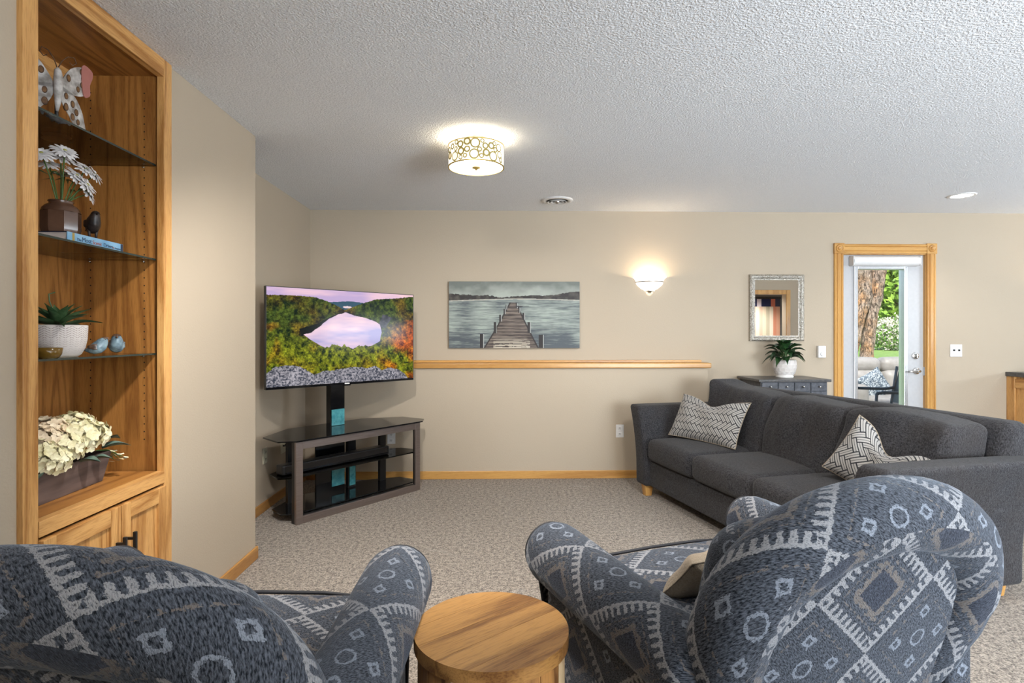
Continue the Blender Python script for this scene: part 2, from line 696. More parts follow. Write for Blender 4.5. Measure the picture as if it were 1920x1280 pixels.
def text(name, body, size, mat, parent, loc, rot, ext=.0004, align='LEFT'):
    cu = bpy.data.curves.new(name, 'FONT')
    cu.body = body
    cu.size = size
    cu.extrude = ext
    cu.align_x = align
    cu.materials.append(MT[mat])
    tmp = bpy.data.objects.new(name, cu)
    COL.objects.link(tmp)
    bpy.context.view_layer.update()
    me = bpy.data.meshes.new_from_object(tmp.evaluated_get(bpy.context.evaluated_depsgraph_get()))
    bpy.data.objects.remove(tmp)
    me.name = name
    o = bpy.data.objects.new(name, me)
    COL.objects.link(o)
    o.parent = parent
    o.location = loc
    o.rotation_euler = rot
    return o


def paint_mesh(name, P00, PX, PY, nx, ny, rgb):
    """grid mesh carrying a painted picture as a colour attribute: rgb[ny, nx, 3] linear, row 0 at the top"""
    P00, PX, PY = Vector(P00), Vector(PX), Vector(PY)
    ii, jj = np.meshgrid(np.arange(nx + 1), np.arange(ny + 1))
    co = (np.array(P00)[None, None] + ii[..., None] / nx * np.array(PX) + jj[..., None] / ny * np.array(PY)).reshape(-1, 3)
    a = (jj[:-1, :-1] * (nx + 1) + ii[:-1, :-1]).ravel()
    fa = np.stack([a, a + nx + 1, a + nx + 2, a + 1], 1)
    me = bpy.data.meshes.new(name)
    me.from_pydata(co.tolist(), [], fa.tolist())
    at = me.color_attributes.new('paint', 'FLOAT_COLOR', 'CORNER')
    c = np.ones((ny * nx, 4, 4), dtype=np.float32)
    c[:, :, :3] = rgb.reshape(-1, 1, 3)
    at.data.foreach_set('color', c.ravel())
    return me


def fbm(nx, ny, fx, fy, oct=4, seed=0, pers=.5):
    rng = np.random.RandomState(seed)
    out = np.zeros((ny, nx))
    amp, tot = 1.0, 0.0
    for o in range(oct):
        gx, gy = int(fx * 2 ** o) + 2, int(fy * 2 ** o) + 2
        g = rng.rand(gy + 1, gx + 1)
        xs = np.linspace(0, gx - 1.001, nx)
        ys = np.linspace(0, gy - 1.001, ny)
        x0, y0 = xs.astype(int), ys.astype(int)
        tx, ty = xs - x0, ys - y0
        tx, ty = tx * tx * (3 - 2 * tx), ty * ty * (3 - 2 * ty)
        a = g[y0][:, x0] * (1 - tx) + g[y0][:, x0 + 1] * tx
        b = g[y0 + 1][:, x0] * (1 - tx) + g[y0 + 1][:, x0 + 1] * tx
        out += amp * (a * (1 - ty)[:, None] + b * ty[:, None])
        tot += amp
        amp *= pers
    return out / tot


def lin(rgb):
    c = np.asarray(rgb, dtype=float) / 255.0
    return np.where(c <= .04045, c / 12.92, ((c + .055) / 1.055) ** 2.4)


def inpoly(x, y, pts):
    r = np.zeros_like(x, dtype=bool)
    n = len(pts)
    for i in range(n):
        x1, y1 = pts[i]
        x2, y2 = pts[(i + 1) % n]
        c = ((y1 > y) != (y2 > y)) & (x < (x2 - x1) * (y - y1) / (y2 - y1 + 1e-12) + x1)
        r ^= c
    return r

# ================================================================== THE ROOM
CH = 2.44
struct('floor', MB().box(-1.9, 7.0, -2.4, 5.42, -.12, 0), 'carpet')
struct('ceiling', MB().box(-1.9, 7.0, -2.4, 5.42, CH, CH + .16), 'ceiling')
struct('wall_left', MB().box(-1.56, -1.403, -2.4, 1.70, 0, CH).box(-1.56, -1.403, 2.444, 3.325, 0, CH).box(-1.87, -1.56, 3.2, 3.325, 0, CH), 'wall')
struct('wall_recess', MB().box(-1.87, -1.72, 3.325, 5.41, 0, CH), 'wall')
struct('wall_back', MB().box(-1.72, 3.222, 5.26, 5.41, 0, CH).box(4.028, 7.0, 5.26, 5.41, 0, CH).box(3.222, 4.028, 5.26, 5.41, 2.055, CH), 'wall')
struct('wall_back_lower', MB().box(-1.72, 1.905, 5.12, 5.26, 0, .992), 'wall')
# right wall with its wide window, rear wall with the patio door, partition
struct('wall_right', MB().box(6.75, 6.9, -.2, 1.9, 0, CH).box(6.75, 6.9, 3.6, 5.26, 0, CH).box(6.75, 6.9, 1.9, 3.6, 0, .45).box(6.75, 6.9, 1.9, 3.6, 2.15, CH), 'wall')
struct('wall_rear', MB().box(-1.403, 1.75, -2.35, -2.2, 0, CH).box(4.25, 4.45, -2.35, -2.2, 0, CH).box(1.75, 4.25, -2.35, -2.2, 2.15, CH), 'wall')
struct('wall_light_blocker', MB().box(-1.403, 1.6, -.50, -.38, 0, 1.5).box(1.48, 1.6, -2.2, -.50, 0, 1.5), 'wall')  # unseen low wall, added to keep window light off the left armchair
struct('wall_partition', MB().box(4.3, 4.58, -.35, -.2, 0, CH).box(5.47, 7.0, -.35, -.2, 0, CH).box(4.58, 5.47, -.35, -.2, 2.06, CH).box(4.3, 4.45, -2.35, -.35, 0, CH), 'wall')
struct('wall_hall', MB().box(4.45, 7.0, -1.75, -1.6, 0, CH), 'hall')
for i, (args) in enumerate([((6.76, 6.89, 1.9, 3.6, .45, 2.15), 'y'), ((1.75, 4.25, -2.34, -2.22, 0, 2.15), 'x')]):
    (x0, x1, y0, y1, z0, z1), ax = args
    w = struct('window_%d' % (i + 1), MB().box(x0, x1, y0, y1, z1 - .05, z1).box(x0, x1, y0, y1, z0, z0 + .05), 'trimwhite')
    n = 4 if i == 0 else 3
    for k in range(n + 1):
        if ax == 'y':
            c = y0 + (y1 - y0) * k / n
            c = min(max(c, y0 + .025), y1 - .025)
            obj('mullion', MB().box(x0, x1, c - .025, c + .025, z0 + .05, z1 - .05), 'trimwhite', w)
        else:
            c = x0 + (x1 - x0) * k / n
            c = min(max(c, x0 + .03), x1 - .03)
            obj('mullion', MB().box(c - .03, c + .03, y0, y1, z0 + .05, z1 - .05), 'trimwhite', w)

# baseboards and the oak ledge
struct('baseboard_back', MB().box(-1.708, 1.917, 5.107, 5.12, 0, .072), 'trim_x', bevel=.004)
struct('baseboard_recess', MB().box(-1.72, -1.707, 3.325, 5.107, 0, .072), 'trim_y', bevel=.004)
struct('baseboard_left', MB().box(-1.403, -1.390, 2.452, 3.338, 0, .072).box(-1.72, -1.403, 3.325, 3.338, 0, .072), 'trim_y', bevel=.004)
struct('baseboard_right', MB().box(1.905, 3.135, 5.247, 5.26, 0, .072).box(4.125, 4.80, 5.247, 5.26, 0, .072), 'trim_x', bevel=.004)
struct('trim_1', MB().box(-1.72, 1.925, 5.085, 5.26, .994, 1.040), 'trim_x', bevel=.008, seg=3)
struct('trim_2', MB().box(-1.72, 1.885, 5.225, 5.26, 1.040, 1.060), 'trim_x', bevel=.004)
# cased opening of the partition (seen in the mirror)
struct('trim_4', MB().box(4.50, 4.58, -.2, -.18, 0, 2.14).box(5.47, 5.55, -.2, -.18, 0, 2.14).box(4.58, 5.47, -.2, -.18, 2.06, 2.14), 'trim_z', bevel=.006)

# ------------------------------------------------------------------ exterior door with its casing
dr = bpy.data.objects.new('door_1', None)
COL.objects.link(dr)
dr['kind'] = 'structure'
dr.location = (3.625, 5.26, 0)
x0, x1 = -.397, .397
gx0, gx1, gz0, gz1 = -.262, .226, .28, 1.93
obj('slab', MB().box(x0, gx0, .03, .075, .005, 2.045).box(gx1, x1, .03, .075, .005, 2.045).box(gx0, gx1, .03, .075, .005, gz0).box(gx0, gx1, .03, .075, gz1, 2.045), 'trimwhite', dr)
lf = obj('glazing_frame', MB().box(gx0 - .012, gx0 + .022, .012, .09, gz0 - .012, gz1 + .012).box(gx1 - .022, gx1 + .012, .012, .09, gz0 - .012, gz1 + .012)
         .box(gx0 + .022, gx1 - .022, .012, .09, gz1 - .018, gz1 + .012).box(gx0 + .022, gx1 - .022, .012, .09, gz0 - .012, gz0 + .018), 'alu', dr, bevel=.003)
for zz in (.6, .95, 1.3, 1.65, gz1 - .003):
    obj('screw', MB().lathe([(0, -.003), (.004, -.002), (.004, .001)], 10, (gx1 - .005, .010, zz), None), 'nickel', lf)
obj('pane', MB().box(gx0 + .02, gx1 - .02, .05, .056, gz0, gz1), 'glass', dr)
_d = [(-.05 * math.cos(a), .047 * math.sin(a)) for a in np.linspace(-PI / 2, PI / 2, 14)] + [(.028, .047), (.028, -.047)]
_toyz = Matrix(((0, 0, 1, 0), (1, 0, 0, 0), (0, 1, 0, 0), (0, 0, 0, 1)))
bl = obj('blind_cassette', MB().poly(_d, -.31, .318, Matrix.Translation((0, 0, 1.985)) @ _toyz), 'white', dr, auto=True, fix=True)
obj('cassette_cap', MB().box(-.318, -.310, -.045, .028, 1.942, 2.028), 'white', bl, bevel=.003)
obj('cassette_cap', MB().box(.318, .326, -.045, .028, 1.942, 2.028), 'white', bl, bevel=.003)
for zz in (1.83, 1.046, .3):
    obj('hinge', MB().box(-.412, -.392, .004, .03, zz - .05, zz + .05).lathe([(.007, -.052), (.007, .052)], 10, (-.402, .012, zz)), 'iron', dr)
db = obj('deadbolt', MB().lathe([(0, .0), (.033, 0), (.031, .012), (.022, .016), (0, .016)], 24, M=Matrix.Translation((.318, .03, 1.095)) @ Matrix.Rotation(R(90), 4, 'X')), 'nickel', dr, auto=True)
obj('thumb_turn', MB().box(.312, .324, -.005, .015, 1.075, 1.115), 'nickel', db, bevel=.004)
lv = obj('lever_rose', MB().lathe([(0, .0), (.033, 0), (.031, .012), (.018, .018), (.014, .05), (0, .05)], 24, M=Matrix.Translation((.328, .03, .952)) @ Matrix.Rotation(R(90), 4, 'X')), 'nickel', dr, auto=True)
obj('lever', MB().tube([(.335, -.02, .952), (.30, -.024, .953), (.26, -.022, .949), (.215, -.018, .945)], [.011, .010, .008, .006], 10), 'nickel', lv, smooth=True)
obj('strike_plate', MB().box(.392, .400, .004, .03, .91, .99), 'nickel', dr)
obj('jamb', MB().box(-.403, -.397, 0, .15, 0, 2.055).box(.397, .403, 0, .15, 0, 2.055).box(-.397, .397, 0, .15, 2.047, 2.055), 'trim_z', dr)

cs = bpy.data.objects.new('trim_3', None)
COL.objects.link(cs)
cs['kind'] = 'structure'
cs.location = (3.629, 5.26, 0)


def casing(along, a0, a1, c, w=.088):
    """fluted casing board: profile across its width, run from a0 to a1"""
    pr = [(-.5, 0), (-.5, .012), (-.42, .018), (-.30, .018), (-.24, .012), (-.16, .019), (.16, .019), (.24, .012), (.30, .018), (.42, .018), (.5, .012), (.5, 0)]
    mb = MB()
    v = []
    for t in (a0, a1):
        for p, d in pr:
            v.append((c + p * w, -d, t) if along == 'z' else (t, -d, c + p * w))
    n = len(pr)
    f = [(i, i + 1, n + i + 1, n + i) for i in range(n - 1)] + [tuple(range(n)), tuple(range(2 * n - 1, n - 1, -1))]
    return mb.add(v, f)


obj('casing_board', casing('z', 0, 2.055, -.441), 'trim_z', cs, fix=True)
obj('casing_board', casing('z', 0, 2.055, .441), 'trim_z', cs, fix=True)
obj('casing_board', casing('x', -.395, .395, 2.100), 'trim_x', cs, fix=True)
for sx in (-.441, .441):
    b = obj('rosette_block', MB().box(sx - .048, sx + .048, -.024, 0, 2.053, 2.150), 'trim_x', cs, bevel=.003)
    obj('rosette', MB().lathe([(.036, 0), (.036, .004), (.031, .008), (.025, .003), (.018, .003), (.013, .009), (.006, .005), (0, .005)], 28,
        M=Matrix.Translation((sx, -.024, 2.102)) @ Matrix.Rotation(R(90), 4, 'X')), 'trim_z', b, auto=True)

# ================================================================== BOOKCASE (built into the left wall)
bk = thing('bookcase', 'tall golden oak built-in bookcase with glass shelves and cabinet doors below', 'bookcase', (-1.403, 2.07, 0))
# local: x towards the room, y along the wall (0 = bookcase middle)
FX = .018
yl0, yl1, yr0, yr1 = -.377, -.320, .325, .381
LZ = .730
obj('stile', MB().box(-.012, FX, yl0, yl1, 0, CH - .002), 'oak_z', bk, bevel=.002)
obj('stile', MB().box(-.012, FX, yr0, yr1, 0, CH - .002), 'oak_z', bk, bevel=.002)
obj('top_rail', MB().box(-.012, FX, yl1, yr0, 2.365, CH - .002), 'oak_y', bk, bevel=.002)
obj('side_panel', MB().box(-.36, -.012, yr0 + .012, yr0 + .030, 0, CH - .004), 'ply_z', bk)
obj('side_panel', MB().box(-.36, -.012, yl1 - .030, yl1 - .012, 0, CH - .004), 'ply_z', bk)
obj('back_panel', MB().box(-.372, -.36, yl1 - .03, yr0 + .03, 0, CH - .004), 'ply_z', bk)
obj('top_panel', MB().box(-.36, -.012, yl1 - .012, yr0 + .012, 2.372, 2.39), 'ply_y', bk)
obj('nailer', MB().box(-.36, -.342, yl1 - .012, yr0 + .012, 2.29, 2.372), 'oak_y', bk)
obj('ledge', MB().box(-.36, FX, yl1 - .0, yr0 + .0, LZ - .02, LZ), 'ply_y', bk)
obj('ledge_rail', MB().box(-.012, FX + .002, yl1, yr0, LZ - .048, LZ + .001), 'oak_y', bk, bevel=.002)
obj('toe_board', MB().box(-.012, FX, yl1, yr0, 0, .09), 'oak_y', bk)
ym = .04
for (a, b, hy) in ((yl1 + .004, ym - .0025, None), (ym + .0025, yr0 - .004, ym + .055)):
    d = obj('cabinet_door', MB().box(.004, .020, a + .045, b - .045, .155, .612), 'oak_z', bk)
    for q in (a, b - .052):
        obj('door_stile', MB().box(.002, .030, q, q + .052, .10, .672), 'oak_z', d, bevel=.002)
    for q in (.10, .612):
        obj('door_rail', MB().box(.002, .0295, a + .052, b - .052, q, q + .06), 'oak_y', d, bevel=.002)
    hy = (b - .026) if hy is None else (a + .026)
    obj('handle', MB().box(.055, .067, hy - .006, hy + .006, .43, .568).box(.030, .056, hy - .005, hy + .005, .45, .46).box(.030, .056, hy - .005, hy + .005, .538, .548), 'black', d, bevel=.002)
pin_me = MB().lathe([(0, -.004), (.006, -.004), (.006, .0), (0, .002)], 10).mesh('shelf_pin', True)
pin_me.materials.append(MT['nickel'])
for zt in (2.003, 1.611, 1.219):
    g = obj('glass_shelf', MB().box(-.352, -.022, yl1 - .010, yr0 + .010, zt - .007, zt), 'shelfglass', bk)
    obj('polished_edge', MB().box(-.0225, -.0205, yl1 - .010, yr0 + .010, zt - .007, zt), 'glassedge', g)
    for xx in (-.29, -.07):
        for yy in (yl1 - .006, yr0 + .006):
            p = bpy.data.objects.new('shelf_pin', pin_me)
            COL.objects.link(p)
            p.parent = bk
            p.location = (xx, yy, zt - .011)
ph = MB()
for xx in (-.29, -.07):
    for sgn, yy in ((-1, yr0 + .0115), (1, yl1 - .0115)):
        for k in range(46):
            z = .86 + k * .032
            ph.lathe([(0, 0), (.0032, 0)], 6, M=Matrix.Translation((xx, yy, z)) @ Matrix.Rotation(R(90) * (1 if sgn < 0 else -1), 4, 'X'))
tag(obj('peg_holes', ph, 'hole', bk), kind='stuff')

# ================================================================== TV STAND, TV, SOUNDBAR
ST = R(50.41)
st = thing('tv_stand', 'black glass and bronze corner television stand with a tall mounting post', 'stand', (-1.0105, 4.333, 0), ST)
hw, fh = .565, .562
for (a, b, c_, d_, nm) in ((-hw, -hw + .052, 0, fh, 'frame_post'), (hw - .052, hw, 0, fh, 'frame_post')):
    obj(nm, MB().box(a, b, 0, .022, c_, d_), 'bronze', st, bevel=.002)
for z0, z1 in ((0.0, .052), (fh - .052, fh)):
    obj('frame_rail', MB().box(-hw + .052, hw - .052, 0, .022, z0, z1), 'bronze', st, bevel=.002)
bf = MB()
for sx in (-1, 1):
    bf.box(*sorted((sx * hw, sx * (hw - .03))), .0225, .055, .002, fh - .002)
bf.box(-hw + .03, hw - .03, .0225, .05, .004, .05).box(-hw + .03, hw - .03, .0225, .05, fh - .05, fh - .004)
obj('inner_frame', bf, 'black', st)
top = [(-.575, -.02), (.575, -.02), (.665, .06), (.64, .30), (.34, .50), (-.34, .50), (-.64, .30), (-.665, .06)]
tg = obj('glass_top', MB().poly(top, .566, .576), 'gloss', st, bevel=.0015)
mid = [(-.56, .06), (.56, .06), (.63, .12), (.60, .28), (.32, .44), (-.32, .44), (-.60, .28), (-.63, .12)]
obj('glass_shelf', MB().poly(mid, .305, .313), 'smoke', st)
obj('shelf_edge', MB().poly([(x * 1.001, y * 1.001) for x, y in mid], .304, .3045), 'glassedge', st)
obj('glass_shelf', MB().poly([(x * .97, y) for x, y in mid], .055, .063), 'gloss', st)
for sx in (-.42, .42):
    obj('rear_leg', MB().box(sx - .03, sx + .03, .30, .33, 0, .566), 'black', st)
cp = obj('mount_post', MB().box(-.065, .065, .34, .40, 0, 1.42), 'gloss', st, bevel=.003)
obj('mount_arm', MB().box(-.30, .30, .27, .335, 1.30, 1.36).box(-.30, -.26, .14, .27, 1.12, 1.45).box(.22, .26, .12, .27, 1.12, 1.45).box(-.04, .04, .30, .345, 1.22, 1.42), 'black', st)
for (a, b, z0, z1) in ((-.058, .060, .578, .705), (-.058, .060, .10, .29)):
    obj('reflection_plate', MB().box(a, b, .334, .340, z0, z1), 'teal', cp, bevel=.002)  # teal plates paint a reflection onto the glossy post
obj('rear_panel', MB().box(-.20, -.07, .33, .345, .06, .54), 'gloss', st)
obj('reflection_plate', MB().box(.10, .155, .322, .328, .08, .29), 'teal', st)  # another painted teal reflection
obj('rear_channel', MB().box(.09, .165, .33, .36, 0, .566), 'black', st)

tv = thing('television', 'wide flat television showing a lake among autumn forest', 'television', (0, 0, 0), R(45.4))
# centre of the screen: local stand (-.092,.09)
ca, sa = math.cos(ST), math.sin(ST)
tv.location = (-1.0105 + -.092 * ca - .09 * sa, 4.333 - .092 * sa + .09 * ca, 0)
tw, t0, t1 = .615, .920, 1.627
obj('case', MB().box(-tw, tw, 0, .028, t0, t1), 'black', tv, bevel=.003)
obj('rear_housing', MB().box(-.40, .40, .028, .065, t0 + .06, t0 + .45), 'black', tv, bevel=.01)
obj('lower_bezel', MB().box(-tw, tw, -.004, .002, t0, t0 + .017), 'gloss', tv)
obj('bezel', MB().box(-tw, -tw + .005, -.004, .002, t0 + .017, t1).box(tw - .005, tw, -.004, .002, t0 + .017, t1).box(-tw + .005, tw - .005, -.004, .002, t1 - .005, t1), 'black', tv)
obj('logo_badge', MB().box(-.022, .018, -.0055, -.004, t0 + .004, t0 + .013), 'white', tv)
obj('sensor', MB().box(-.03, .03, -.002, .02, t0 - .008, t0), 'gloss', tv)


def lake_picture(nx=420, ny=236):
    y, x = np.mgrid[0:ny, 0:nx]
    x = (x + .5) / nx
    y = (y + .5) / ny
    rgb = np.zeros((ny, nx, 3))
    sky = fbm(nx, ny, 3, 10, 4, 3)

    def mixc(a, b, t):
        return lin(a) * (1 - t[..., None]) + lin(b) * t[..., None]
    rgb[:] = mixc((192, 172, 206), (240, 204, 212), np.clip((sky - .35) * 3, 0, 1))
    n1 = fbm(nx, ny, 46, 26, 4, 5, .65)
    n2 = fbm(nx, ny, 9, 6, 3, 8)
    n3 = fbm(nx, ny, 110, 70, 2, 15, .7)
    jag = (fbm(nx, ny, 90, 4, 3, 9) - .5) * .03
    # distant blue hills
    m = y > .118 + .02 * np.sin(x * 21) * .4 + jag * .2
    rgb[m] = lin((62, 92, 110))
    ridgeL = np.interp(x, [0, .16, .28, .36, .44, .5], [.085, .075, .08, .115, .17, .22]) + jag * .5
    ridgeR = np.interp(x, [.46, .54, .62, .70, .8, 1], [.22, .17, .12, .075, .06, .02]) + jag * .5
    land = (y > ridgeL) & (x < .52) | (y > ridgeR) & (x > .46)
    g = np.clip((n1 - .3) * 2.2, 0, 1)
    far = mixc((16, 38, 26), (92, 108, 44), g)
    near = mixc((34, 50, 14), (150, 156, 46), g)
    t = np.clip((y - .35) / .3, 0, 1)
    tree = far * (1 - t[..., None]) + near * t[..., None]
    orange = np.clip((n2 - .42) * 3.2, 0, 1) * np.clip(.18 + 1.6 * np.clip((x - .70) * 3.5, 0, 1) * np.clip((y - .3) * 3, 0, 1) + .8 * np.clip((.12 - x) * 8, 0, 1) * (y > .35), 0, 1)
    tree = tree * (1 - orange[..., None]) + mixc((110, 44, 18), (232, 132, 42), g) * orange[..., None]
    red = np.clip((x - .9) * 7, 0, 1) * np.clip((n2 - .5) * 5, 0, 1) * (y > .3)
    tree = tree * (1 - red[..., None]) + mixc((84, 34, 24), (186, 84, 50), g) * red[..., None]
    tree *= (.25 + 1.5 * n3)[..., None]
    rgb[land] = tree[land]
    sl = inpoly(x + (n1 - .5) * .02, y, [(.76, .24), (.83, .28), (.78, .40), (.72, .38)])
    rgb[sl] = mixc((50, 52, 62), (92, 90, 98), g)[sl]
    # lake
    jx, jy = (n1 - .5) * .012, (n1 - .5) * .02
    dk = inpoly(x + jx, y + jy, [(.19, .42), (.30, .36), (.45, .235), (.52, .22), (.52, .3), (.40, .36), (.30, .47), (.20, .49)])
    rgb[dk] = (lin((16, 24, 22)) * (.6 + .8 * n3[..., None]))[dk]
    lake = [(.49, .232), (.55, .265), (.62, .285), (.70, .325), (.735, .36), (.75, .45), (.735, .55), (.68, .60), (.60, .62), (.42, .66), (.33, .60), (.26, .53), (.215, .475), (.26, .46), (.31, .40), (.37, .315), (.44, .255)]
    lk = inpoly(x + jx * .5, y + jy * .4, lake)
    w = fbm(nx, ny, 3, 8, 4, 21)
    c = mixc((172, 166, 206), (240, 208, 216), np.clip((w - .33) * 3.2, 0, 1))
    rgb[lk] = c[lk]
    s2 = ((x - .5) / .03) ** 2 + ((y - .175) / .012) ** 2 < 1
    rgb[s2] = lin((226, 206, 210))
    # tree tops over the near shore
    tops = .615 + .05 * (fbm(nx, ny, 34, 1, 3, 31)[0:1] - .5) * 2
    m = (y > tops) & (y < .95)
    rgb[m] = tree[m]
    rock = np.interp(x, [0, .05, .12, .20, .26, .28, .34, .42, .55, .64, .70, .735, .75, .80, .88, .93, 1], [.86, .80, .785, .81, .87, .90, .865, .86, .835, .855, .835, .865, .89, .86, .89, .94, 1.1])
    rn = fbm(nx, ny, 120, 75, 2, 41, .8)
    m = y > rock + (n1 - .5) * .015
    rc = mixc((54, 60, 74), (176, 172, 178), np.clip((rn - .25) * 1.9, 0, 1)) * (.75 + .5 * n2[..., None])
    rgb[m] = rc[m]
    g_ = rgb.mean(2, keepdims=True)
    return np.clip(g_ + (rgb - g_) * 1.02, 0, 1) ** 1.12


pm = paint_mesh('screen', (-tw + .005, -.0035, t1 - .005), (2 * tw - .01, 0, 0), (0, 0, -(t1 - t0 - .022)), 420, 236, lake_picture())
pm.materials.append(MT['screen'])
obj('screen', pm, None, tv)

sb = thing('soundbar', 'long black soundbar on the middle shelf of the television stand', 'soundbar', (-1.0105, 4.333, .3135), ST)
obj('body', MB().rbox((-.11, .19, .036), (.47, .045, .035), .012, 4), 'black', sb, smooth=True)
obj('grille', MB().box(-.56, .34, .1435, .1450, .012, .062), 'gloss', sb)
obj('button_strip', MB().box(-.20, .0, .18, .20, .0712, .0722), 'gloss', sb)
cbl = MB().tube([(-1.62, 4.16, .015), (-1.55, 4.10, .02), (-1.47, 4.10, .014), (-1.40, 4.18, .012), (-1.36, 4.30, .012), (-1.42, 4.42, .012), (-1.55, 4.36, .014), (-1.60, 4.25, .03), (-1.50, 4.2, .034), (-1.38, 4.3, .03)], .009, 8)
tag(obj('power_cable', cbl, 'black', smooth=True), 'black power cables coiled on the carpet beside the television stand', 'cable')


def plate(name, label, cat, loc, rz, kind='duplex', mat='white', w=.072, h=.116):
    """wall plate facing local -y"""
    t = thing(name, label, cat, loc, rz)
    obj('cover', MB().box(-w / 2, w / 2, -.007, 0, -h / 2, h / 2), mat, t, bevel=.003)
    if kind == 'duplex':
        for sz in (-.026, .026):
            s_ = obj('socket', MB().rbox((0, -.007, sz), (.017, .003, .014), .0025, 2), mat, t, smooth=True)
            for sx in (-.006, .006):
                obj('slot', MB().box(sx - .0015, sx + .0015, -.0108, -.0095, sz - .003, sz + .007), 'hole', s_)
            obj('slot', MB().box(-.002, .002, -.0108, -.0095, sz - .009, sz - .005), 'hole', s_)
    elif kind == 'toggle2':
        for sx in (-.024, .024):
            obj('toggle', MB().box(sx - .006, sx + .006, -.018, -.006, -.004, .012), 'hole', t, bevel=.001)
    elif kind == 'jack':
        for sx in (-.022, .022) if w > .1 else (0,):
            obj('jack', MB().lathe([(.006, 0), (.006, .012), (0, .012)], 10, M=Matrix.Translation((sx, -.006, 0)) @ Matrix.Rotation(R(90), 4, 'X')), 'hole', t)
    return t


plate('wall_outlet', 'ivory duplex outlet on the recess wall left of the television stand', 'outlet', (-1.72, 4.235, .405), R(90), mat='ivory')
jk = plate('cable_plate', 'ivory cable plate behind the corner of the television stand', 'wall plate', (-1.72, 4.60, .41), R(90), 'jack', 'ivory', w=.12)
obj('cable', MB().tube([(-.02, -.015, 0), (-.02, -.05, .0), (.0, -.10, .03), (.03, -.16, .02)], .004, 6), 'black', jk, smooth=True)
plate('wall_outlet', 'white duplex outlet seen through the television stand', 'outlet', (-.955, 5.12, .377), 0, mat='white')
plate('wall_outlet', 'white duplex outlet on the lower wall beside the far sofa arm', 'outlet', (1.10, 5.12, .425), 0)
plate('light_switch', 'white double light switch right of the glass door', 'switch', (4.312, 5.26, 1.145), 0, 'toggle2', w=.115)
dc = thing('wall_dial', 'small white wall control with round dial left of the door', 'wall control', (3.017, 5.26, 1.136))
obj('housing', MB().rbox((0, -.018, 0), (.036, .018, .056), .006, 3), 'white', dc, smooth=True)
obj('dial', MB().lathe([(.020, 0), (.019, .008), (.013, .011), (0, .011)], 24, M=Matrix.Translation((0, -.036, -.02)) @ Matrix.Rotation(R(90), 4, 'X')), 'white', dc, auto=True)

# ================================================================== PICTURE, SCONCES, CEILING LAMP, VENT, CANS, MIRROR


def pier_picture(nx=360, ny=180):
    y, x = np.mgrid[0:ny, 0:nx]
    x = (x + .5) / nx
    y = (y + .5) / ny

    def mixc(a, b, t):
        t = np.clip(t, 0, 1)
        return lin(a) * (1 - t[..., None]) + lin(b) * t[..., None]
    n = fbm(nx, ny, 7, 5, 4, 2)
    strokes = fbm(nx, ny, 7, 60, 4, 4, .7)
    rgb = mixc((112, 118, 112), (190, 196, 186), (1 - np.abs(x - .5) * 1.2) * y / .2 * .8 + (n - .5) * 1.2)
    wat = mixc((78, 86, 92), (172, 182, 172), .62 - .45 * np.abs(y - .42) * 1.6 - .35 * (y > .7) * (y - .6) * 2 + (strokes - .5) * 1.5 + (n - .5) * .9)
    m = y > .26
    rgb[m] = wat[m]
    hl = np.interp(x, [0, .1, .2, .3, .36, .42, .55, .68, .72, .85, .93, 1], [.185, .195, .21, .205, .23, .24, .215, .205, .215, .185, .16, .145])
    hb = np.interp(x, [0, .3, .38, .5, .75, 1], [.285, .265, .26, .255, .26, .275])
    jag = (fbm(nx, ny, 60, 2, 3, 6) - .5) * .03
    m = (y > hl + jag) & (y < hb)
    rgb[m] = mixc((34, 28, 26), (84, 78, 72), (fbm(nx, ny, 30, 20, 3, 7) - .35) * 2)[m]
    m = (np.abs(y - hb - .008) < .006)
    rgb[m] = lin((190, 186, 172))
    # pier
    t = (y - .315) / (1 - .315)
    l = .468 - t * .178 - .02 * t * t
    r = .512 + t * .150 + .02 * t * t
    pier = (y > .315) & (x > l) & (x < r)
    plank = np.sin(28 * np.sqrt(np.clip(t, 0, 1)) * (1 + 2.2 * np.clip(t, 0, 1)))
    pn = fbm(nx, ny, 10, 70, 3, 12, .7)
    pc = mixc((52, 40, 36), (138, 124, 112), .35 + .25 * plank + (pn - .5) * 1.4)
    lit = np.clip((y - .84) * 8, 0, 1) * (np.abs(x - .48) < .14) * (pn > .45)
    pc = pc * (1 - lit[..., None] * .8) + lin((206, 196, 176)) * lit[..., None] * .8
    rgb[pier] = pc[pier]
    edge = (y > .315) & ((np.abs(x - l) < .006) | (np.abs(x - r) < .006))
    rgb[edge] = lin((38, 28, 26))
    for (a, b, c, d) in ((.235, .262, .79, 1), (.342, .360, .61, .78), (.383, .397, .50, .60), (.418, .428, .41, .49), (.434, .440, .35, .42),
                         (.686, .72, .80, 1), (.600, .620, .61, .77), (.560, .575, .47, .57), (.530, .540, .40, .47), (.512, .52, .33, .40)):
        m = (x > a) & (x < b) & (y > c) & (y < d)
        rgb[m] = lin((30, 24, 24))
        m = (x > b) & (x < b + .005) & (y > c) & (y < d)
        rgb[m] = lin((170, 172, 168))
    m = (np.abs(y - .375) < .008) & (x > .52) & (x < .61) & (strokes > .45)
    rgb[m] = lin((40, 40, 42))
    return rgb * .85


pc_ = thing('canvas_painting', 'grey canvas painting of a wooden pier on a lake', 'painting', (.150, 5.26, 1.4775))
obj('stretcher', MB().box(-.60, .60, -.038, -.004, -.305, .305), 'iron', pc_)
pm = paint_mesh('canvas', (-.60, -.0385, .305), (1.20, 0, 0), (0, 0, -.61), 360, 180, pier_picture())
pm.materials.append(MT['canvas'])
obj('canvas', pm, None, pc_)


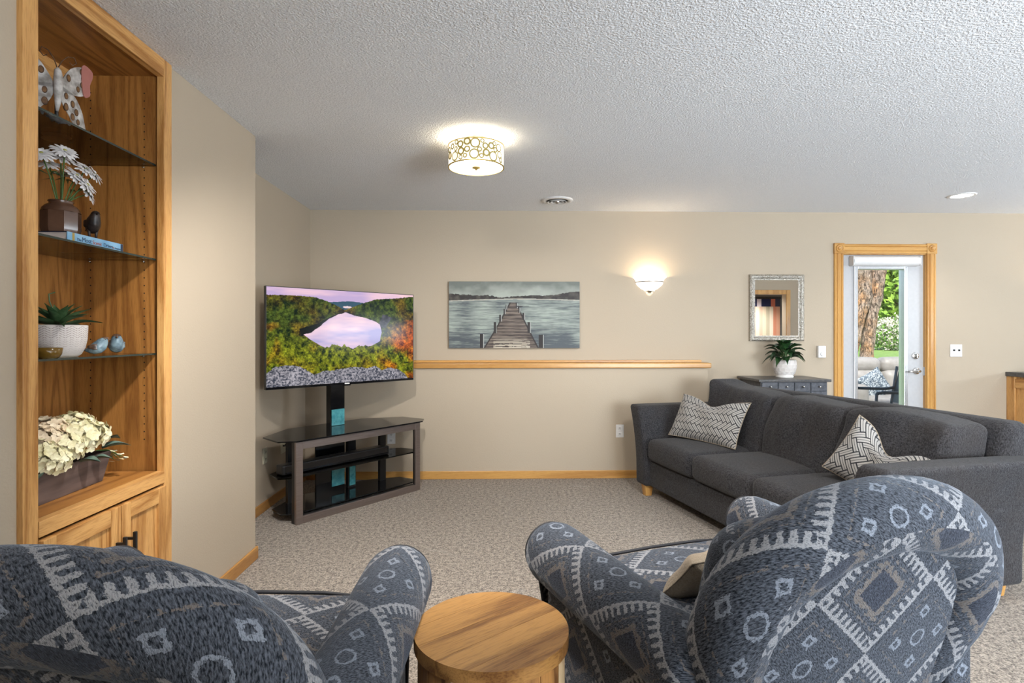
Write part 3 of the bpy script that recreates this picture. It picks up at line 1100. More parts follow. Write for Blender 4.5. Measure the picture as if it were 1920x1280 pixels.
def sconce(loc, label):
    t = thing('wall_sconce', label, 'sconce', loc)
    # half bowl against the wall, local -y to the room
    H = 180
    prof = [(.030, 0), (.075, .018), (.115, .052), (.128, .078)]
    prof2 = [(.128, .084), (.130, .095), (.140, .112), (.158, .125)]
    obj('bowl', MB().lathe(prof, 40, a0=PI, a1=2 * PI), 'bowl', t, smooth=True)
    obj('upper_bowl', MB().lathe(prof2, 40, a0=PI, a1=2 * PI), 'bowl', t, smooth=True)
    obj('band', MB().lathe([(.127, .076), (.133, .077), (.134, .082), (.128, .087)], 40, a0=PI, a1=2 * PI), 'nickel', t, smooth=True)
    obj('finial', MB().lathe([(0, -.022), (.012, -.020), (.022, -.008), (.034, .002), (.030, .006)], 20, (0, -.012, 0), a0=PI, a1=2 * PI), 'nickel', t, smooth=True)
    obj('back_plate', MB().box(-.05, .05, -.004, 0, .0, .10), 'nickel', t)
    l = light('sconce_bulb', 'POINT', (0, -.075, .095), (0, 0, 0), 2.2, (1, .80, .56), shadow_soft_size=.03)
    l.parent = t
    return t


sconce((1.405, 5.26, 1.700), 'frosted half-bowl wall sconce glowing right of the pier painting')
sconce((5.33, 5.26, 1.62), 'frosted half-bowl wall sconce glowing above the oak cabinet')

cl = thing('ceiling_lamp', 'round drum ceiling lamp with gold rings and lit white diffuser', 'lamp', (-.128, 3.325, 2.268))
RD = .160
obj('shade', MB().lathe([(RD, .003), (RD, .122)], 64), 'shade', cl, smooth=True)
obj('diffuser', MB().lathe([(0, .004), (.10, .004), (.148, .006), (.152, .010)], 48), 'diffuser', cl, smooth=True)
for zz in (.0, .122):
    obj('hoop', MB().lathe([(RD - .004, zz - .002), (RD + .004, zz - .002), (RD + .004, zz + .004), (RD - .004, zz + .004), (RD - .004, zz - .002)], 64), 'gold', cl, auto=True)
obj('finial', MB().lathe([(0, -.016), (.008, -.012), (.010, -.004), (.024, -.002), (.024, .004)], 24), 'gold', cl, smooth=True)
obj('canopy', MB().lathe([(.06, .150), (.06, .172)], 32).lathe([(.012, .02), (.012, .16)], 10), 'gold', cl, smooth=True)
tors = []
for tk in (.17, .32):
    tor = MB().grid(lambda a, b, tk=tk: ((1 + tk * math.cos(2 * PI * b)) * math.cos(2 * PI * a), (1 + tk * math.cos(2 * PI * b)) * math.sin(2 * PI * a), .06 * math.sin(2 * PI * b)), 28, 6).mesh('ring', True)
    tor.materials.append(MT['olive'])
    tors.append(tor)
dsk = {}
for nm, mt_ in (('gold', 'amberlit'), ('tint', 'tint')):
    d_ = MB().lathe([(0, .02), (.96, .02), (.96, -.02)], 24).mesh('disc', False)
    d_.materials.append(MT[mt_])
    dsk[nm] = d_
circ = [(740, 305, 70, 'f'), (930, 340, 105, 'o'), (1095, 290, 40, 't'), (1165, 410, 60, 't'), (1030, 495, 48, 'f'), (740, 490, 60, 't'), (905, 605, 105, 't'),
        (1185, 575, 72, 'f'), (1075, 650, 45, 'o'), (690, 645, 45, 'f'), (595, 540, 72, 't'), (580, 370, 68, 't'), (585, 690, 44, 't'), (445, 660, 100, 't'),
        (470, 480, 46, 't'), (385, 420, 58, 'o'), (485, 320, 48, 't'), (318, 645, 75, 'f'), (300, 500, 60, 'o'), (1300, 405, 66, 't'), (1345, 665, 105, 't'),
        (1470, 450, 85, 't'), (1490, 620, 80, 't'), (1395, 500, 50, 'o'), (1370, 350, 45, 't'), (1520, 745, 55, 'f')]
for half in (0, PI):
    for cx, cy, r_, k_ in circ:
        s_ = max(-.98, min(.98, (cx - 925) / 680))
        th = math.asin(s_)
        yt = 215 + (1 - math.cos(th)) * 190
        z_ = .122 * (1 - (cy - yt) / 530)
        rr = r_ * .000236
        z_ = max(rr + .004, min(.120 - rr, z_))
        a_ = -PI / 2 + th + half
        M_ = Matrix.Translation((math.cos(a_) * (RD + .003), math.sin(a_) * (RD + .003), z_)) @ Matrix.Rotation(a_ + PI / 2, 4, 'Z') @ Matrix.Rotation(R(90), 4, 'X') @ Matrix.Diagonal((rr, rr, .035, 1))
        lst = [('ring', tors[0] if rr > .018 else tors[1])]
        if k_ == 'f':
            lst.append(('disc', dsk['gold']))
        elif k_ == 't':
            lst.append(('disc', dsk['tint']))
        for nm, me in lst:
            o = bpy.data.objects.new(nm, me)
            COL.objects.link(o)
            o.parent = cl
            o.matrix_local = M_
l = light('ceiling_lamp_bulb', 'POINT', (0, 0, .085), (0, 0, 0), 1.7, (1, .83, .58), shadow_soft_size=.05)
l.parent = cl

vt = thing('air_vent', 'round white ceiling air vent with dark rings', 'vent', (.502, 4.83, CH))
obj('flange', MB().lathe([(.135, 0), (.130, -.010), (.100, -.014), (.094, -.006)], 40), 'white', vt, smooth=True)
obj('throat', MB().lathe([(0, -.001), (.094, -.002)], 40), 'hole', vt)
for r0 in (.072, .046):
    obj('louver_ring', MB().lathe([(r0 + .012, -.020), (r0, -.008), (r0 - .003, -.009), (r0 + .009, -.022), (r0 + .012, -.020)], 36), 'white', vt, smooth=True)
obj('damper_knob', MB().lathe([(0, -.034), (.014, -.030), (.024, -.018), (.02, -.006)], 20), 'nickel', vt, smooth=True)


def can_light(x, y, label, w, aim=0.0):
    t = thing('recessed_light', label, 'light', (x, y, CH))
    obj('trim_ring', MB().lathe([(.100, 0), (.098, -.006), (.078, -.008), (.074, -.002)], 40), 'white', t, smooth=True)
    obj('lens', MB().lathe([(0, -.0035), (.076, -.0035)][::-1], 36), 'can', t)
    l = light('recessed_bulb', 'SPOT', (0, 0, -.03), (R(aim), 0, 0), w, (1, .96, .91), spot_size=R(106 if aim else 128), spot_blend=.6, shadow_soft_size=.07)
    l.parent = t
    return t


can_light(3.81, 4.585, 'round recessed ceiling light above the glass door', 14)
can_light(5.75, 4.3, 'unseen recessed ceiling light added over the oak bar cabinet', 10)  # added out-of-view lamp, more light at the right
for x_, y_, w_, lab in ((-.45, 1.72, 132, 'over the left armchair'), (1.05, 1.72, 92, 'over the right armchair'), (2.6, 1.72, 20, 'over the near end of the sofa'),
                        (-.45, .1, 12, 'just behind the left armchair'), (1.3, .0, 14, 'just behind the right armchair'), (3.9, .4, 18, 'before the partition wall')):
    can_light(x_, y_, 'added unseen ceiling fill light ' + lab, w_, 40 if w_ > 90 else 0)  # unseen spots added for general fill, the strongest aimed at the far floor

mr = thing('wall_mirror', 'rectangular mirror in a hammered silver frame above the blue chest', 'mirror', (2.596, 5.26, 1.545))
mw, mh, fw_ = .255, .309, .050


def frame_side(horizontal, sg):
    pr = [(0, 0), (0, .030), (.25, .040), (.55, .034), (.80, .022), (1, .020), (1, 0)]
    v = []
    for e in (-1, 1):
        for p, d in pr:
            if horizontal:
                v.append((e * (mw - p * fw_), -d, sg * (mh - p * fw_)))
            else:
                v.append((sg * (mw - p * fw_), -d, e * (mh - p * fw_)))
    n = len(pr)
    f = [(i, i + 1, n + i + 1, n + i) for i in range(n - 1)] + [tuple(range(n)), tuple(range(2 * n - 1, n - 1, -1))]
    return MB().add(v, f)


for hz, sg in ((True, 1), (True, -1), (False, 1), (False, -1)):
    obj('frame_side', frame_side(hz, sg), 'silver', mr, fix=True)
obj('mirror_glass', MB().box(-mw + fw_, mw - fw_, -.016, -.010, -mh + fw_, mh - fw_), 'mirror', mr)
obj('bevel_strip', MB().box(-mw + fw_, -mw + fw_ + .012, -.0175, -.016, -mh + fw_, mh - fw_).box(mw - fw_ - .012, mw - fw_, -.0175, -.016, -mh + fw_, mh - fw_)
    .box(-mw + fw_ + .012, mw - fw_ - .012, -.0175, -.016, mh - fw_ - .012, mh - fw_), 'mirror', mr)


def quilt_picture(nx=140, ny=200):
    y, x = np.mgrid[0:ny, 0:nx]
    x = (x + .5) / nx
    y = (y + .5) / ny
    rng = np.random.RandomState(4)
    cols = np.array([(232, 200, 176), (240, 222, 196), (226, 170, 140), (214, 206, 214), (236, 216, 170), (206, 196, 170), (222, 150, 120), (244, 230, 210)])
    k = rng.randint(0, len(cols), 16)
    rgb = lin(cols[k[np.minimum((x * 16).astype(int), 15)]])
    top = y < .12
    kk = rng.randint(0, 4, 12)
    tc = lin(np.array([(40, 44, 84), (210, 120, 96), (226, 214, 222), (60, 60, 80)])[kk[np.minimum((x * 12).astype(int), 11)]])
    rgb[top] = tc[top]
    m = (x > .74) & (x < .80) & (y > .12)
    rgb[m] = lin((58, 66, 74))
    m = (np.abs(y - .24) < .02) & (x > .5) & (x < .86)
    rgb[m] = lin((50, 56, 62))
    a = np.arctan2(y - .72, (x - .42) * .7)
    r = np.hypot((x - .42) * .7, y - .72)
    sp = (np.sin(r * 60 - a) > 0) & (r < .18)
    rgb[sp] = lin((198, 184, 152))
    m = (x > .86)
    rgb[m] = lin((206, 112, 84))
    return rgb


wh = thing('wall_hanging', 'colourful striped wall hanging in the hall seen in the mirror', 'wall hanging', (5.45, -1.6, 0))
obj('batten', MB().box(-.62, .62, 0, .02, 2.06, 2.10), 'iron', wh)
obj('backing', MB().box(-.60, .60, .001, .010, .55, 2.08), 'hall', wh)
pm = paint_mesh('hanging', (.60, .0125, 2.08), (-1.20, 0, 0), (0, 0, -1.53), 140, 200, quilt_picture())
pm.materials.append(MT['quilt'])
obj('hanging', pm, None, wh)
can_light(5.15, -.95, 'unseen recessed ceiling light added in the hall behind the partition', 110)  # lamp added to brighten the hall reflected in the mirror

# ================================================================== THINGS ON THE BOOKCASE SHELVES
# --- butterfly
bf_ = thing('butterfly_figure', 'weathered metal butterfly figure on a black pole on the top glass shelf', 'figurine', (-1.60, 2.105, 2.031), R(58))


def outline_wing(pts, mx=1):
    return [(mx * x * 1.12, z) for x, z in (pts if mx > 0 else pts[::-1])]


def smooth_loop(pts, k=4):
    out = []
    n = len(pts)
    for i in range(n):
        p0, p1, p2, p3 = [Vector((*pts[(i + j - 1) % n], 0)) for j in range(4)]
        for q in range(k):
            t = q / k
            v = .5 * ((2 * p1) + (-p0 + p2) * t + (2 * p0 - 5 * p1 + 4 * p2 - p3) * t * t + (-p0 + 3 * p1 - 3 * p2 + p3) * t ** 3)
            out.append((v.x, v.y))
    return out


TOXZ = Matrix(((1, 0, 0, 0), (0, 0, -1, 0), (0, 1, 0, 0), (0, 0, 0, 1)))
upper = [(.012, .185), (.05, .255), (.105, .285), (.125, .262), (.120, .215), (.098, .175), (.05, .158), (.012, .160)]
lower = [(.010, .170), (.06, .160), (.090, .115), (.102, .070), (.112, .012), (.098, .022), (.088, .012), (.072, .030), (.045, .075), (.015, .120)]
for sx in (1, -1):
    fold = Matrix.Rotation(R(24) * sx, 4, 'Z')
    for nm, o_, spots in (('upper_wing', upper, [(.10, .262, .010), (.106, .238, .010), (.102, .213, .010), (.085, .190, .010), (.045, .215, .012)]),
                          ('lower_wing', lower, [(.035, .145, .011), (.035, .105, .013), (.062, .125, .012), (.078, .100, .012), (.062, .078, .012), (.085, .066, .010)])):
        w_ = obj(nm, MB().poly(smooth_loop(outline_wing(o_, sx)), -.0015, .0015, fold @ TOXZ), 'wing', bf_, fix=True)
        for (x, z, r_) in spots:
            el = [(sx * x + r_ * .75 * math.cos(a), z + r_ * 1.15 * math.sin(a)) for a in np.linspace(0, 2 * PI, 14)[:-1]]
            el2 = [(sx * x + r_ * .5 * math.cos(a), z + r_ * .85 * math.sin(a)) for a in np.linspace(0, 2 * PI, 14)[:-1]]
            ws = obj('wing_spot', MB().poly(el, -.0024, .0024, fold @ TOXZ), 'rust', w_, fix=True)
            obj('wing_spot', MB().poly(el2, -.0030, .0030, fold @ TOXZ), 'copper', w_, fix=True)
obj('pink_backing', MB().poly(smooth_loop([(.10, .285), (.142, .284), (.146, .258), (.134, .225), (.134, .185), (.105, .178)]), .003, .006, Matrix.Rotation(R(24), 4, 'Z') @ TOXZ), 'pink', bf_, fix=True)
obj('body', MB().tube([(0, 0, .075), (0, -.004, .10), (0, -.008, .14), (0, -.010, .18), (0, -.008, .205), (0, -.006, .222), (0, -.004, .232)], [.004, .009, .013, .015, .013, .011, .004], 12), 'wing', bf_, smooth=True)
for sx in (1, -1):
    an = [(0, -.004, .228), (sx * .012, -.006, .26), (sx * .030, -.008, .283), (sx * .050, -.01, .286), (sx * .056, -.01, .268), (sx * .044, -.01, .256), (sx * .034, -.01, .264)]
    obj('antenna', MB().tube(an, .0018, 6), 'rust', bf_, smooth=True)
obj('pole', MB().tube([(0, .004, -.022), (0, .004, .16)], .006, 10), 'black', bf_, smooth=True)
obj('foot', MB().lathe([(0, .0), (.045, 0), (.045, .006), (0, .008)], 24, (0, .004, -.028)), 'black', bf_, auto=True)

# --- book under the vase
bo = thing('hardcover_book', 'blue hardcover road trip book lying under the brown vase', 'book', (-1.565, 2.094, 1.611))
obj('cover', MB().box(-.112, .112, -.142, .142, 0, .003).box(-.112, .112, -.142, .142, .030, .033), 'bookdark', bo)
sp_ = obj('spine', MB().box(.112, .1155, -.142, .142, 0, .033), 'bookblue', bo, bevel=.001)
obj('band', MB().box(.1155, .1160, -.120, -.110, .001, .032), 'yellow', sp_)
obj('band', MB().box(.1155, .1160, .128, .140, .001, .032), 'bookdark', sp_)
obj('pages', MB().box(-.108, .110, -.138, .138, .003, .030), 'pages', bo)
X_ = .1162
for body, mt_, y_, sz in (('The', 'textdark', -.100, .014), ('Most', 'textdark', -.076, .023), ('Scenic', 'textred', -.024, .019), ('Drives', 'textdark', .033, .019), ('in', 'textred', .083, .011), ('America', 'textdark', .094, .0095)):
    text('title_' + body.lower(), body, sz, mt_, sp_, (X_, y_, .0085), (R(90), 0, R(90)))

# --- brown vase and daisies
va = thing('vase', 'glossy brown faceted vase standing on the blue book', 'vase', (-1.528, 2.028, 1.644))
obj('body', MB().lathe([(0, 0), (.048, 0), (.055, .006), (.058, .020), (.058, .078)], 48, sides=8), 'vase', va, auto=30)
obj('shoulder', MB().lathe([(.0575, .078), (.054, .090), (.046, .100), (.036, .106), (.034, .112), (.038, .116), (.036, .118), (.028, .112), (.028, .06)], 40), 'vase', va, smooth=True)
rng = random.Random(11)
dais = [(-.02, -.06, .265, -.3), (.02, -.01, .290, .1), (.045, .055, .245, .4), (.03, .03, .215, .8), (-.015, .02, .280, .0), (.055, .085, .235, .7), (.06, .04, .185, .9), (.05, .065, .16, 1.1), (-.05, .01, .25, -.2), (-.04, .07, .23, .2)]
for i, (dx, dy, h_, tl) in enumerate(dais):
    d_ = thing('daisy', 'white daisy on a green stem in the brown vase', 'flower', (va.location.x, va.location.y, va.location.z), 0, 'daisies in the brown vase')
    p1 = Vector((dx, dy, h_))
    st_ = [(dx * .12, dy * .12, .07), (dx * .25, dy * .25, .12), (dx * .6, dy * .6, .12 + (h_ - .12) * .55), tuple(p1)]
    obj('stem', MB().tube(st_, .0022, 6), 'stem', d_, smooth=True)
    nrm = Vector((dx * 6 + .55, dy * 5 - .5 * (1 - tl), 1.0 - .5 * tl)).normalized()
    q = nrm.to_track_quat('Z', 'Y').to_matrix().to_4x4()
    Mh = Matrix.Translation(p1) @ q
    pet = MB()
    for layer, (n_, ln, up) in enumerate(((18, .043, .08), (17, .036, .34), (12, .024, .7))):
        for k in range(n_):
            a = 2 * PI * k / n_ + layer * .2 + rng.uniform(-.06, .06)
            L_ = ln * rng.uniform(.88, 1.1)
            ee = up + rng.uniform(-.12, .12)
            pts = []
            for t_, w_ in ((0.08, .0022), (.55, .0052), (.88, .0044), (1.0, .0012)):
                rr = L_ * t_
                zz = math.sin(ee) * rr - .010 * t_ * t_ + .001 * layer
                for sg in (-1, 1):
                    v = Vector((rr * math.cos(ee), sg * w_, zz))
                    v = Matrix.Rotation(a, 3, 'Z') @ v
                    pts.append(Mh @ v)
            pet.add(pts, [(0, 2, 3, 1), (2, 4, 5, 3), (4, 6, 7, 5)])
    hd = obj('petals', pet, 'petal', d_, smooth=True)
    obj('disc', MB().lathe([(0, .008), (.005, .007), (.008, .003), (.008, -.002)], 14, M=Mh), 'disc', d_, smooth=True)
    if i % 2 == 0:
        lm = MB()
        c0 = Vector(st_[2])
        for sg in (-1, 1):
            e1 = c0 + Vector((sg * .020, rng.uniform(-.02, .02), .012))
            e2 = c0 + Vector((sg * .036, rng.uniform(-.03, .03), .0))
            sd = Vector((0, .009, .002))
            lm.add([c0, e1 - sd, e1 + sd, e2], [(0, 1, 2), (1, 3, 2)])
        obj('leaf', lm, 'leaf', d_)


def bird(name, label, loc, rz, sc, mats, tall=1.0):
    """small sculpted bird, local +x forward"""
    t = thing(name, label, 'figurine', loc, rz)
    # rings along the spine: (x, z, half width, half height)
    sp = [(-.62, .30, .03, .02), (-.52, .30, .13, .10), (-.34, .36, .27, .25), (-.10, .44, .37, .38), (.12, .52, .37, .42), (.28, .66, .31, .36), (.36, .84, .255, .26), (.40, .98, .20, .18), (.42, 1.06, .10, .08), (.42, 1.09, .01, .01)]
    mb = MB()
    n = 20

    def f(i, j):
        x = i * (len(sp) - 1)
        k = min(int(x), len(sp) - 2)
        tt = x - k
        p, q = sp[k], sp[k + 1]
        X, Z, wy, wz = [p[m] * (1 - tt) + q[m] * tt for m in range(4)]
        a = 2 * PI * j
        # rings turn from vertical (tail) to horizontal (crown)
        tilt = min(1, max(0, (i - .35) / .5)) * R(78)
        dz, dx = math.sin(a) * wz * math.cos(tilt), -math.sin(a) * wz * math.sin(tilt)
        return ((X + dx) * sc, math.cos(a) * wy * sc, max(.06, (Z + dz)) * sc * tall)
    mb.grid(f, 36, n)
    b = obj('body', mb, mats[0], t, smooth=True)
    obj('beak', MB().lathe([(.06 * sc, 0), (.03 * sc, .07 * sc), (0, .13 * sc)], 10, M=Matrix.Translation((.60 * sc, 0, .92 * sc * tall)) @ Matrix.Rotation(R(100), 4, 'Y')), mats[2], t, smooth=True)
    for sg in (-1, 1):
        obj('wing', MB().rbox((0, 0, 0), (.30 * sc, .05 * sc, .17 * sc), .05 * sc, 4, fn=lambda p, sg=sg: (p.x * (1 - .0) - .12 * sc, sg * (.355 * sc) + p.y - sg * .10 * sc * (p.x / (.30 * sc)) ** 2, (p.z * (1 - .6 * max(0, -p.x / (.3 * sc))) + .50 * sc) * tall)), mats[1], t, smooth=True)
        obj('eye', MB().lathe([(.022 * sc, 0), (.015 * sc, .015 * sc), (0, .02 * sc)], 10, M=Matrix.Translation((.46 * sc, sg * .205 * sc, .94 * sc * tall)) @ Matrix.Rotation(R(-90 * sg), 4, 'X')), 'gloss', t, smooth=True)
    obj('tail', MB().box(-.86 * sc, -.5 * sc, -.10 * sc, .10 * sc, .24 * sc * tall, .30 * sc * tall), mats[1], t, bevel=.02 * sc)
    obj('crown', MB().lathe([(.20 * sc, 0), (.17 * sc, .07 * sc), (.09 * sc, .11 * sc), (0, .12 * sc)], 14, (.42 * sc, 0, .985 * sc * tall)), mats[2], t, smooth=True)
    return t


db_ = bird('bird_figure', 'dark iron bird figure standing on the blue book', (-1.487, 2.125, 1.644 + .018), R(-35), .062, ('iron', 'iron', 'iron'), 1.25)
for sg in (-1, 1):
    obj('leg', MB().tube([(.0, sg * .010, -.018), (.0, sg * .011, .002), (-.002, sg * .011, .02)], [.004, .0045, .009], 8), 'iron', db_, smooth=True)
bird('bird_figure', 'small brown and blue glazed bird beside the herringbone pot', (-1.50, 2.165, 1.2195), R(25), .062, ('birdblue', 'birdbrown', 'birdbrown'))
bird('bird_figure', 'small plump blue glazed bird nearest the oak stile', (-1.51, 2.29, 1.2195), R(-55), .072, ('birdblue', 'birdblue', 'birdbrown'))

# --- herringbone pot with succulent
sp2 = thing('potted_succulent', 'green succulent in a white herringbone pot on the lowest glass shelf', 'plant', (-1.525, 2.01, 1.2195))
PR = [(0, 0), (.055, 0), (.066, .008), (.077, .030), (.083, .060), (.085, .108)]
obj('pot', MB().lathe(PR + [(.080, .110), (.078, .100), (0, .098)], 56), 'matteceramic', sp2, smooth=True)


def pot_r(z):
    for (r0, z0), (r1, z1) in zip(PR[1:], PR[2:]):
        if z0 <= z <= z1:
            return r0 + (r1 - r0) * (z - z0) / (z1 - z0)
    return .085


gm = MB()
for c_ in range(28):
    for k in range(12):
        z = .012 + k * .0075
        a0 = 2 * PI * c_ / 28
        a1 = a0 + 2 * PI / 28 * .88
        za, zb = (z, z + .009) if c_ % 2 else (z + .009, z)
        if max(za, zb) > .104:
            continue
        q = []
        for a_, zz in ((a0, za), (a1, zb)):
            r_ = pot_r(zz) + .0004
            q += [(r_ * math.cos(a_), r_ * math.sin(a_), zz), (r_ * math.cos(a_), r_ * math.sin(a_), zz + .0022)]
        gm.add(q, [(0, 2, 3, 1)])
tag(obj('herringbone_grooves', gm, 'groove', sp2), kind='stuff')


def strap_leaf(L, w, a, rise, droop, fold=.15, n=8, tip=.02):
    """pointed leaf leaving the centre at azimuth a"""
    v, f = [], []
    for i in range(n + 1):
        t = i / n
        wd = w * (math.sin(PI * min(1, t * .85 + .12)) ** .8) * (1 - t ** 3) + .0006
        r_ = L * t * math.cos(rise * (1 - .3 * t))
        z_ = L * (t * math.sin(rise) - droop * t * t)
        for s_ in (-1, 0, 1):
            p = Vector((r_, s_ * wd, z_ + abs(s_) * fold * wd * 2))
            v.append(Matrix.Rotation(a, 3, 'Z') @ p)
    for i in range(n):
        for k in range(2):
            q = i * 3 + k
            f.append((q, q + 3, q + 4, q + 1))
    # underside for thickness
    m = len(v)
    v2 = [p - Vector((0, 0, w * .10)) for p in v]
    f2 = [tuple(m + i for i in q[::-1]) for q in f]
    return v + v2, f + f2


for k in range(20):
    a = k * 2.399
    q = k / 20
    v, f = strap_leaf(.10 + .045 * q, .016, a, R(78 - 62 * q), .12 + .25 * q, .35)
    obj('leaf', MB().add([(p.x, p.y, p.z + .098) for p in v], f), 'succ', sp2, smooth=True)
obj('tendril', MB().tube([(0, 0, .10), (-.004, -.01, .15), (-.012, -.022, .19), (-.014, -.022, .215), (.0, -.012, .222)], .0022, 6), 'succ', sp2, smooth=True)
ab = thing('amber_dish', 'small amber glass dish at the left of the herringbone pot', 'dish', (-1.452, 1.872, 1.2195))
obj('dish', MB().lathe([(0, 0), (.028, 0), (.036, .012), (.040, .034), (.037, .034), (.033, .014), (0, .006)], 28), 'amber', ab, smooth=True)

# --- flower box
fb = thing('flower_box', 'dark wooden planter box full of cream hydrangeas on the oak ledge', 'flower box', (-1.588, 2.075, LZ), R(3))
bx = MB()
b0, b1 = [(-.065, -.165), (.065, -.165), (.065, .165), (-.065, .165)], [(-.082, -.195), (.082, -.195), (.082, .195), (-.082, .195)]
v = [(x, y, 0) for x, y in b0] + [(x, y, .112) for x, y in b1] + [(x * .88, y * .94, .112) for x, y in b1] + [(x * .84, y * .93, .03) for x, y in b0]
f = [(3, 2, 1, 0)] + [(i, (i + 1) % 4, 4 + (i + 1) % 4, 4 + i) for i in range(4)] + [(4 + i, 4 + (i + 1) % 4, 8 + (i + 1) % 4, 8 + i) for i in range(4)] + [(8 + i, 8 + (i + 1) % 4, 12 + (i + 1) % 4, 12 + i) for i in range(4)] + [(12, 13, 14, 15)]
obj('box', bx.add(v, f), 'barn', fb, bevel=.002)
rg = random.Random(5)
heads = [(.045, -.16, .135, .075, 0), (.01, -.08, .170, .078, 1), (.055, -.05, .145, .072, 0), (-.02, .01, .185, .080, 1), (.05, .05, .170, .078, 0), (.0, .10, .195, .075, 0), (.04, .135, .165, .066, 0), (-.04, -.15, .17, .075, 1), (-.045, .13, .17, .07, 1), (.07, -.115, .115, .055, 0)]
for hx, hy, hz, hr, kd in heads:
    mb = MB()
    nf = 62
    for k in range(nf):
        zc = 1 - 1.55 * (k + .5) / nf
        a = k * 2.39996
        d = Vector((math.sqrt(max(0, 1 - zc * zc)) * math.cos(a), math.sqrt(max(0, 1 - zc * zc)) * math.sin(a), zc))
        d = (d + Vector((rg.uniform(-.12, .12), rg.uniform(-.12, .12), rg.uniform(-.1, .1)))).normalized()
        c0 = Vector((hx * .9, hy * .95, hz + .018)) + Vector((d.x, d.y, d.z * .8)) * hr * rg.uniform(.82, 1.05)
        B = d.to_track_quat('Z', 'Y').to_matrix() @ Matrix.Rotation(rg.uniform(0, 2), 3, 'Z')
        for q in range(4):
            Rm = B @ Matrix.Rotation(q * PI / 2, 3, 'Z')
            s_ = rg.uniform(.015, .021)
            cup = rg.uniform(.1, .5)
            pts = [Vector((0, 0, 0)), Vector((s_ * .55, -s_ * .55, s_ * cup * .5)), Vector((s_ * 1.05, -s_ * .28, s_ * cup)), Vector((s_ * 1.05, s_ * .28, s_ * cup * .9)), Vector((s_ * .55, s_ * .55, s_ * cup * .5)), Vector((s_ * .6, 0, s_ * cup * .25))]
            mb.add([c0 + Rm @ p for p in pts], [(0, 1, 5), (1, 2, 5), (2, 3, 5), (3, 4, 5), (4, 0, 5)])
    obj('bloom', mb, 'hyd2' if kd else 'hyd', fb)
for (x, y, z, a, L_, w_) in ((.05, .16, .15, 1.35, .11, .035), (.06, .17, .125, .75, .10, .030), (.075, .02, .105, .1, .07, .028), (.08, .085, .10, .4, .06, .024), (.06, -.19, .10, -.8, .07, .03), (.0, .18, .17, 1.9, .10, .03)):
    vv, ff = strap_leaf(L_, w_, a, R(20), .35, .2)
    obj('leaf', MB().add([(p.x + x, p.y + y, p.z + z) for p in vv], ff), 'euca', fb, smooth=True)
for k in range(5):
    a = .75 + k * .22
    pts = [(.05, .15, .12), (.05 + .04 * math.cos(a), .15 + .045 * math.sin(a), .115), (.05 + .09 * math.cos(a), .15 + .085 * math.sin(a), .085 - .006 * k)]
    sg = obj('sprig', MB().tube(pts, .0016, 5), 'stem', fb)
    lm = MB()
    for q in range(5):
        c0 = Vector(pts[1]).lerp(Vector(pts[2]), q / 4)
        sd = Vector((math.cos(a + 1.5), math.sin(a + 1.5), .3)) * (.010 if q % 2 else -.010)
        e_ = Vector((math.cos(a), math.sin(a), -.1)) * .012
        lm.add([c0, c0 + sd + e_ * .4, c0 + sd * 1.6 + e_ * 1.3, c0 + sd * .6 + e_ * 1.4], [(0, 1, 2, 3)])
    obj('sprig_leaves', lm, 'euca' if k % 2 else 'hyd', sg)

# ================================================================== CHEST OF SMALL DRAWERS, PLANT
ds_ = thing('drawer_chest', 'slate blue chest of many small drawers between sofa and door', 'chest', (2.535, 5.02, 0))
dw, dd, dh = .30, .215, .913
obj('body', MB().box(-dw + .012, dw - .012, -dd + .012, dd, .10, dh - .022), 'navy', ds_)
obj('top', MB().box(-dw - .015, dw + .015, -dd - .012, dd + .004, dh - .022, dh), 'navytop', ds_, bevel=.005, seg=3)
for sx in (-1, 1):
    for sy in (-1, 1):
        obj('leg', MB().box(*sorted((sx * (dw - .012), sx * (dw - .05))), *sorted((sy * (dd - .012), sy * (dd - .05))), 0, .10), 'navy', ds_)
cw = (2 * dw - .024 - .01) / 4
for r_ in range(10):
    for c_ in range(4):
        xa = -dw + .017 + c_ * cw
        zt = dh - .030 - r_ * .0745
        d_ = obj('drawer', MB().box(xa + .003, xa + cw - .003, -dd + .002, -dd + .014, zt - .0705, zt), 'navy', ds_, bevel=.002)
        if r_ < 5:
            obj('knob', MB().lathe([(.004, 0), (.004, .012), (.009, .018), (.008, .024), (0, .026)], 12, M=Matrix.Translation((xa + cw / 2, -dd + .002, zt - .033)) @ Matrix.Rotation(R(90), 4, 'X')), 'nickel', d_, smooth=True)
pl = thing('potted_plant', 'dark green peace lily in a white basketweave pot on the chest', 'plant', (2.548, 5.0, .9145))
PP = [(0, 0), (.070, 0), (.074, .012), (.068, .018), (.084, .045), (.096, .085), (.097, .125), (.092, .158)]
obj('pot', MB().lathe(PP + [(.086, .158), (.084, .14), (0, .135)], 40), 'ceramic', pl, smooth=True)
wv = MB()
for r_ in range(4):
    for k in range(14):
        a0 = 2 * PI * (k + (.5 if r_ % 2 else 0)) / 14
        z0 = .030 + r_ * .031
        q = []
        for a_ in (a0, a0 + .40):
            for zz in (z0, z0 + .026):
                rr = np.interp(zz, [.018, .045, .085, .125, .158], [.068, .084, .096, .097, .092]) + .0022
                q.append((rr * math.cos(a_), rr * math.sin(a_), zz))
        wv.add(q, [(0, 2, 3, 1)])
tag(obj('basket_relief', wv, 'matteceramic', pl), kind='stuff')
rg = random.Random(3)
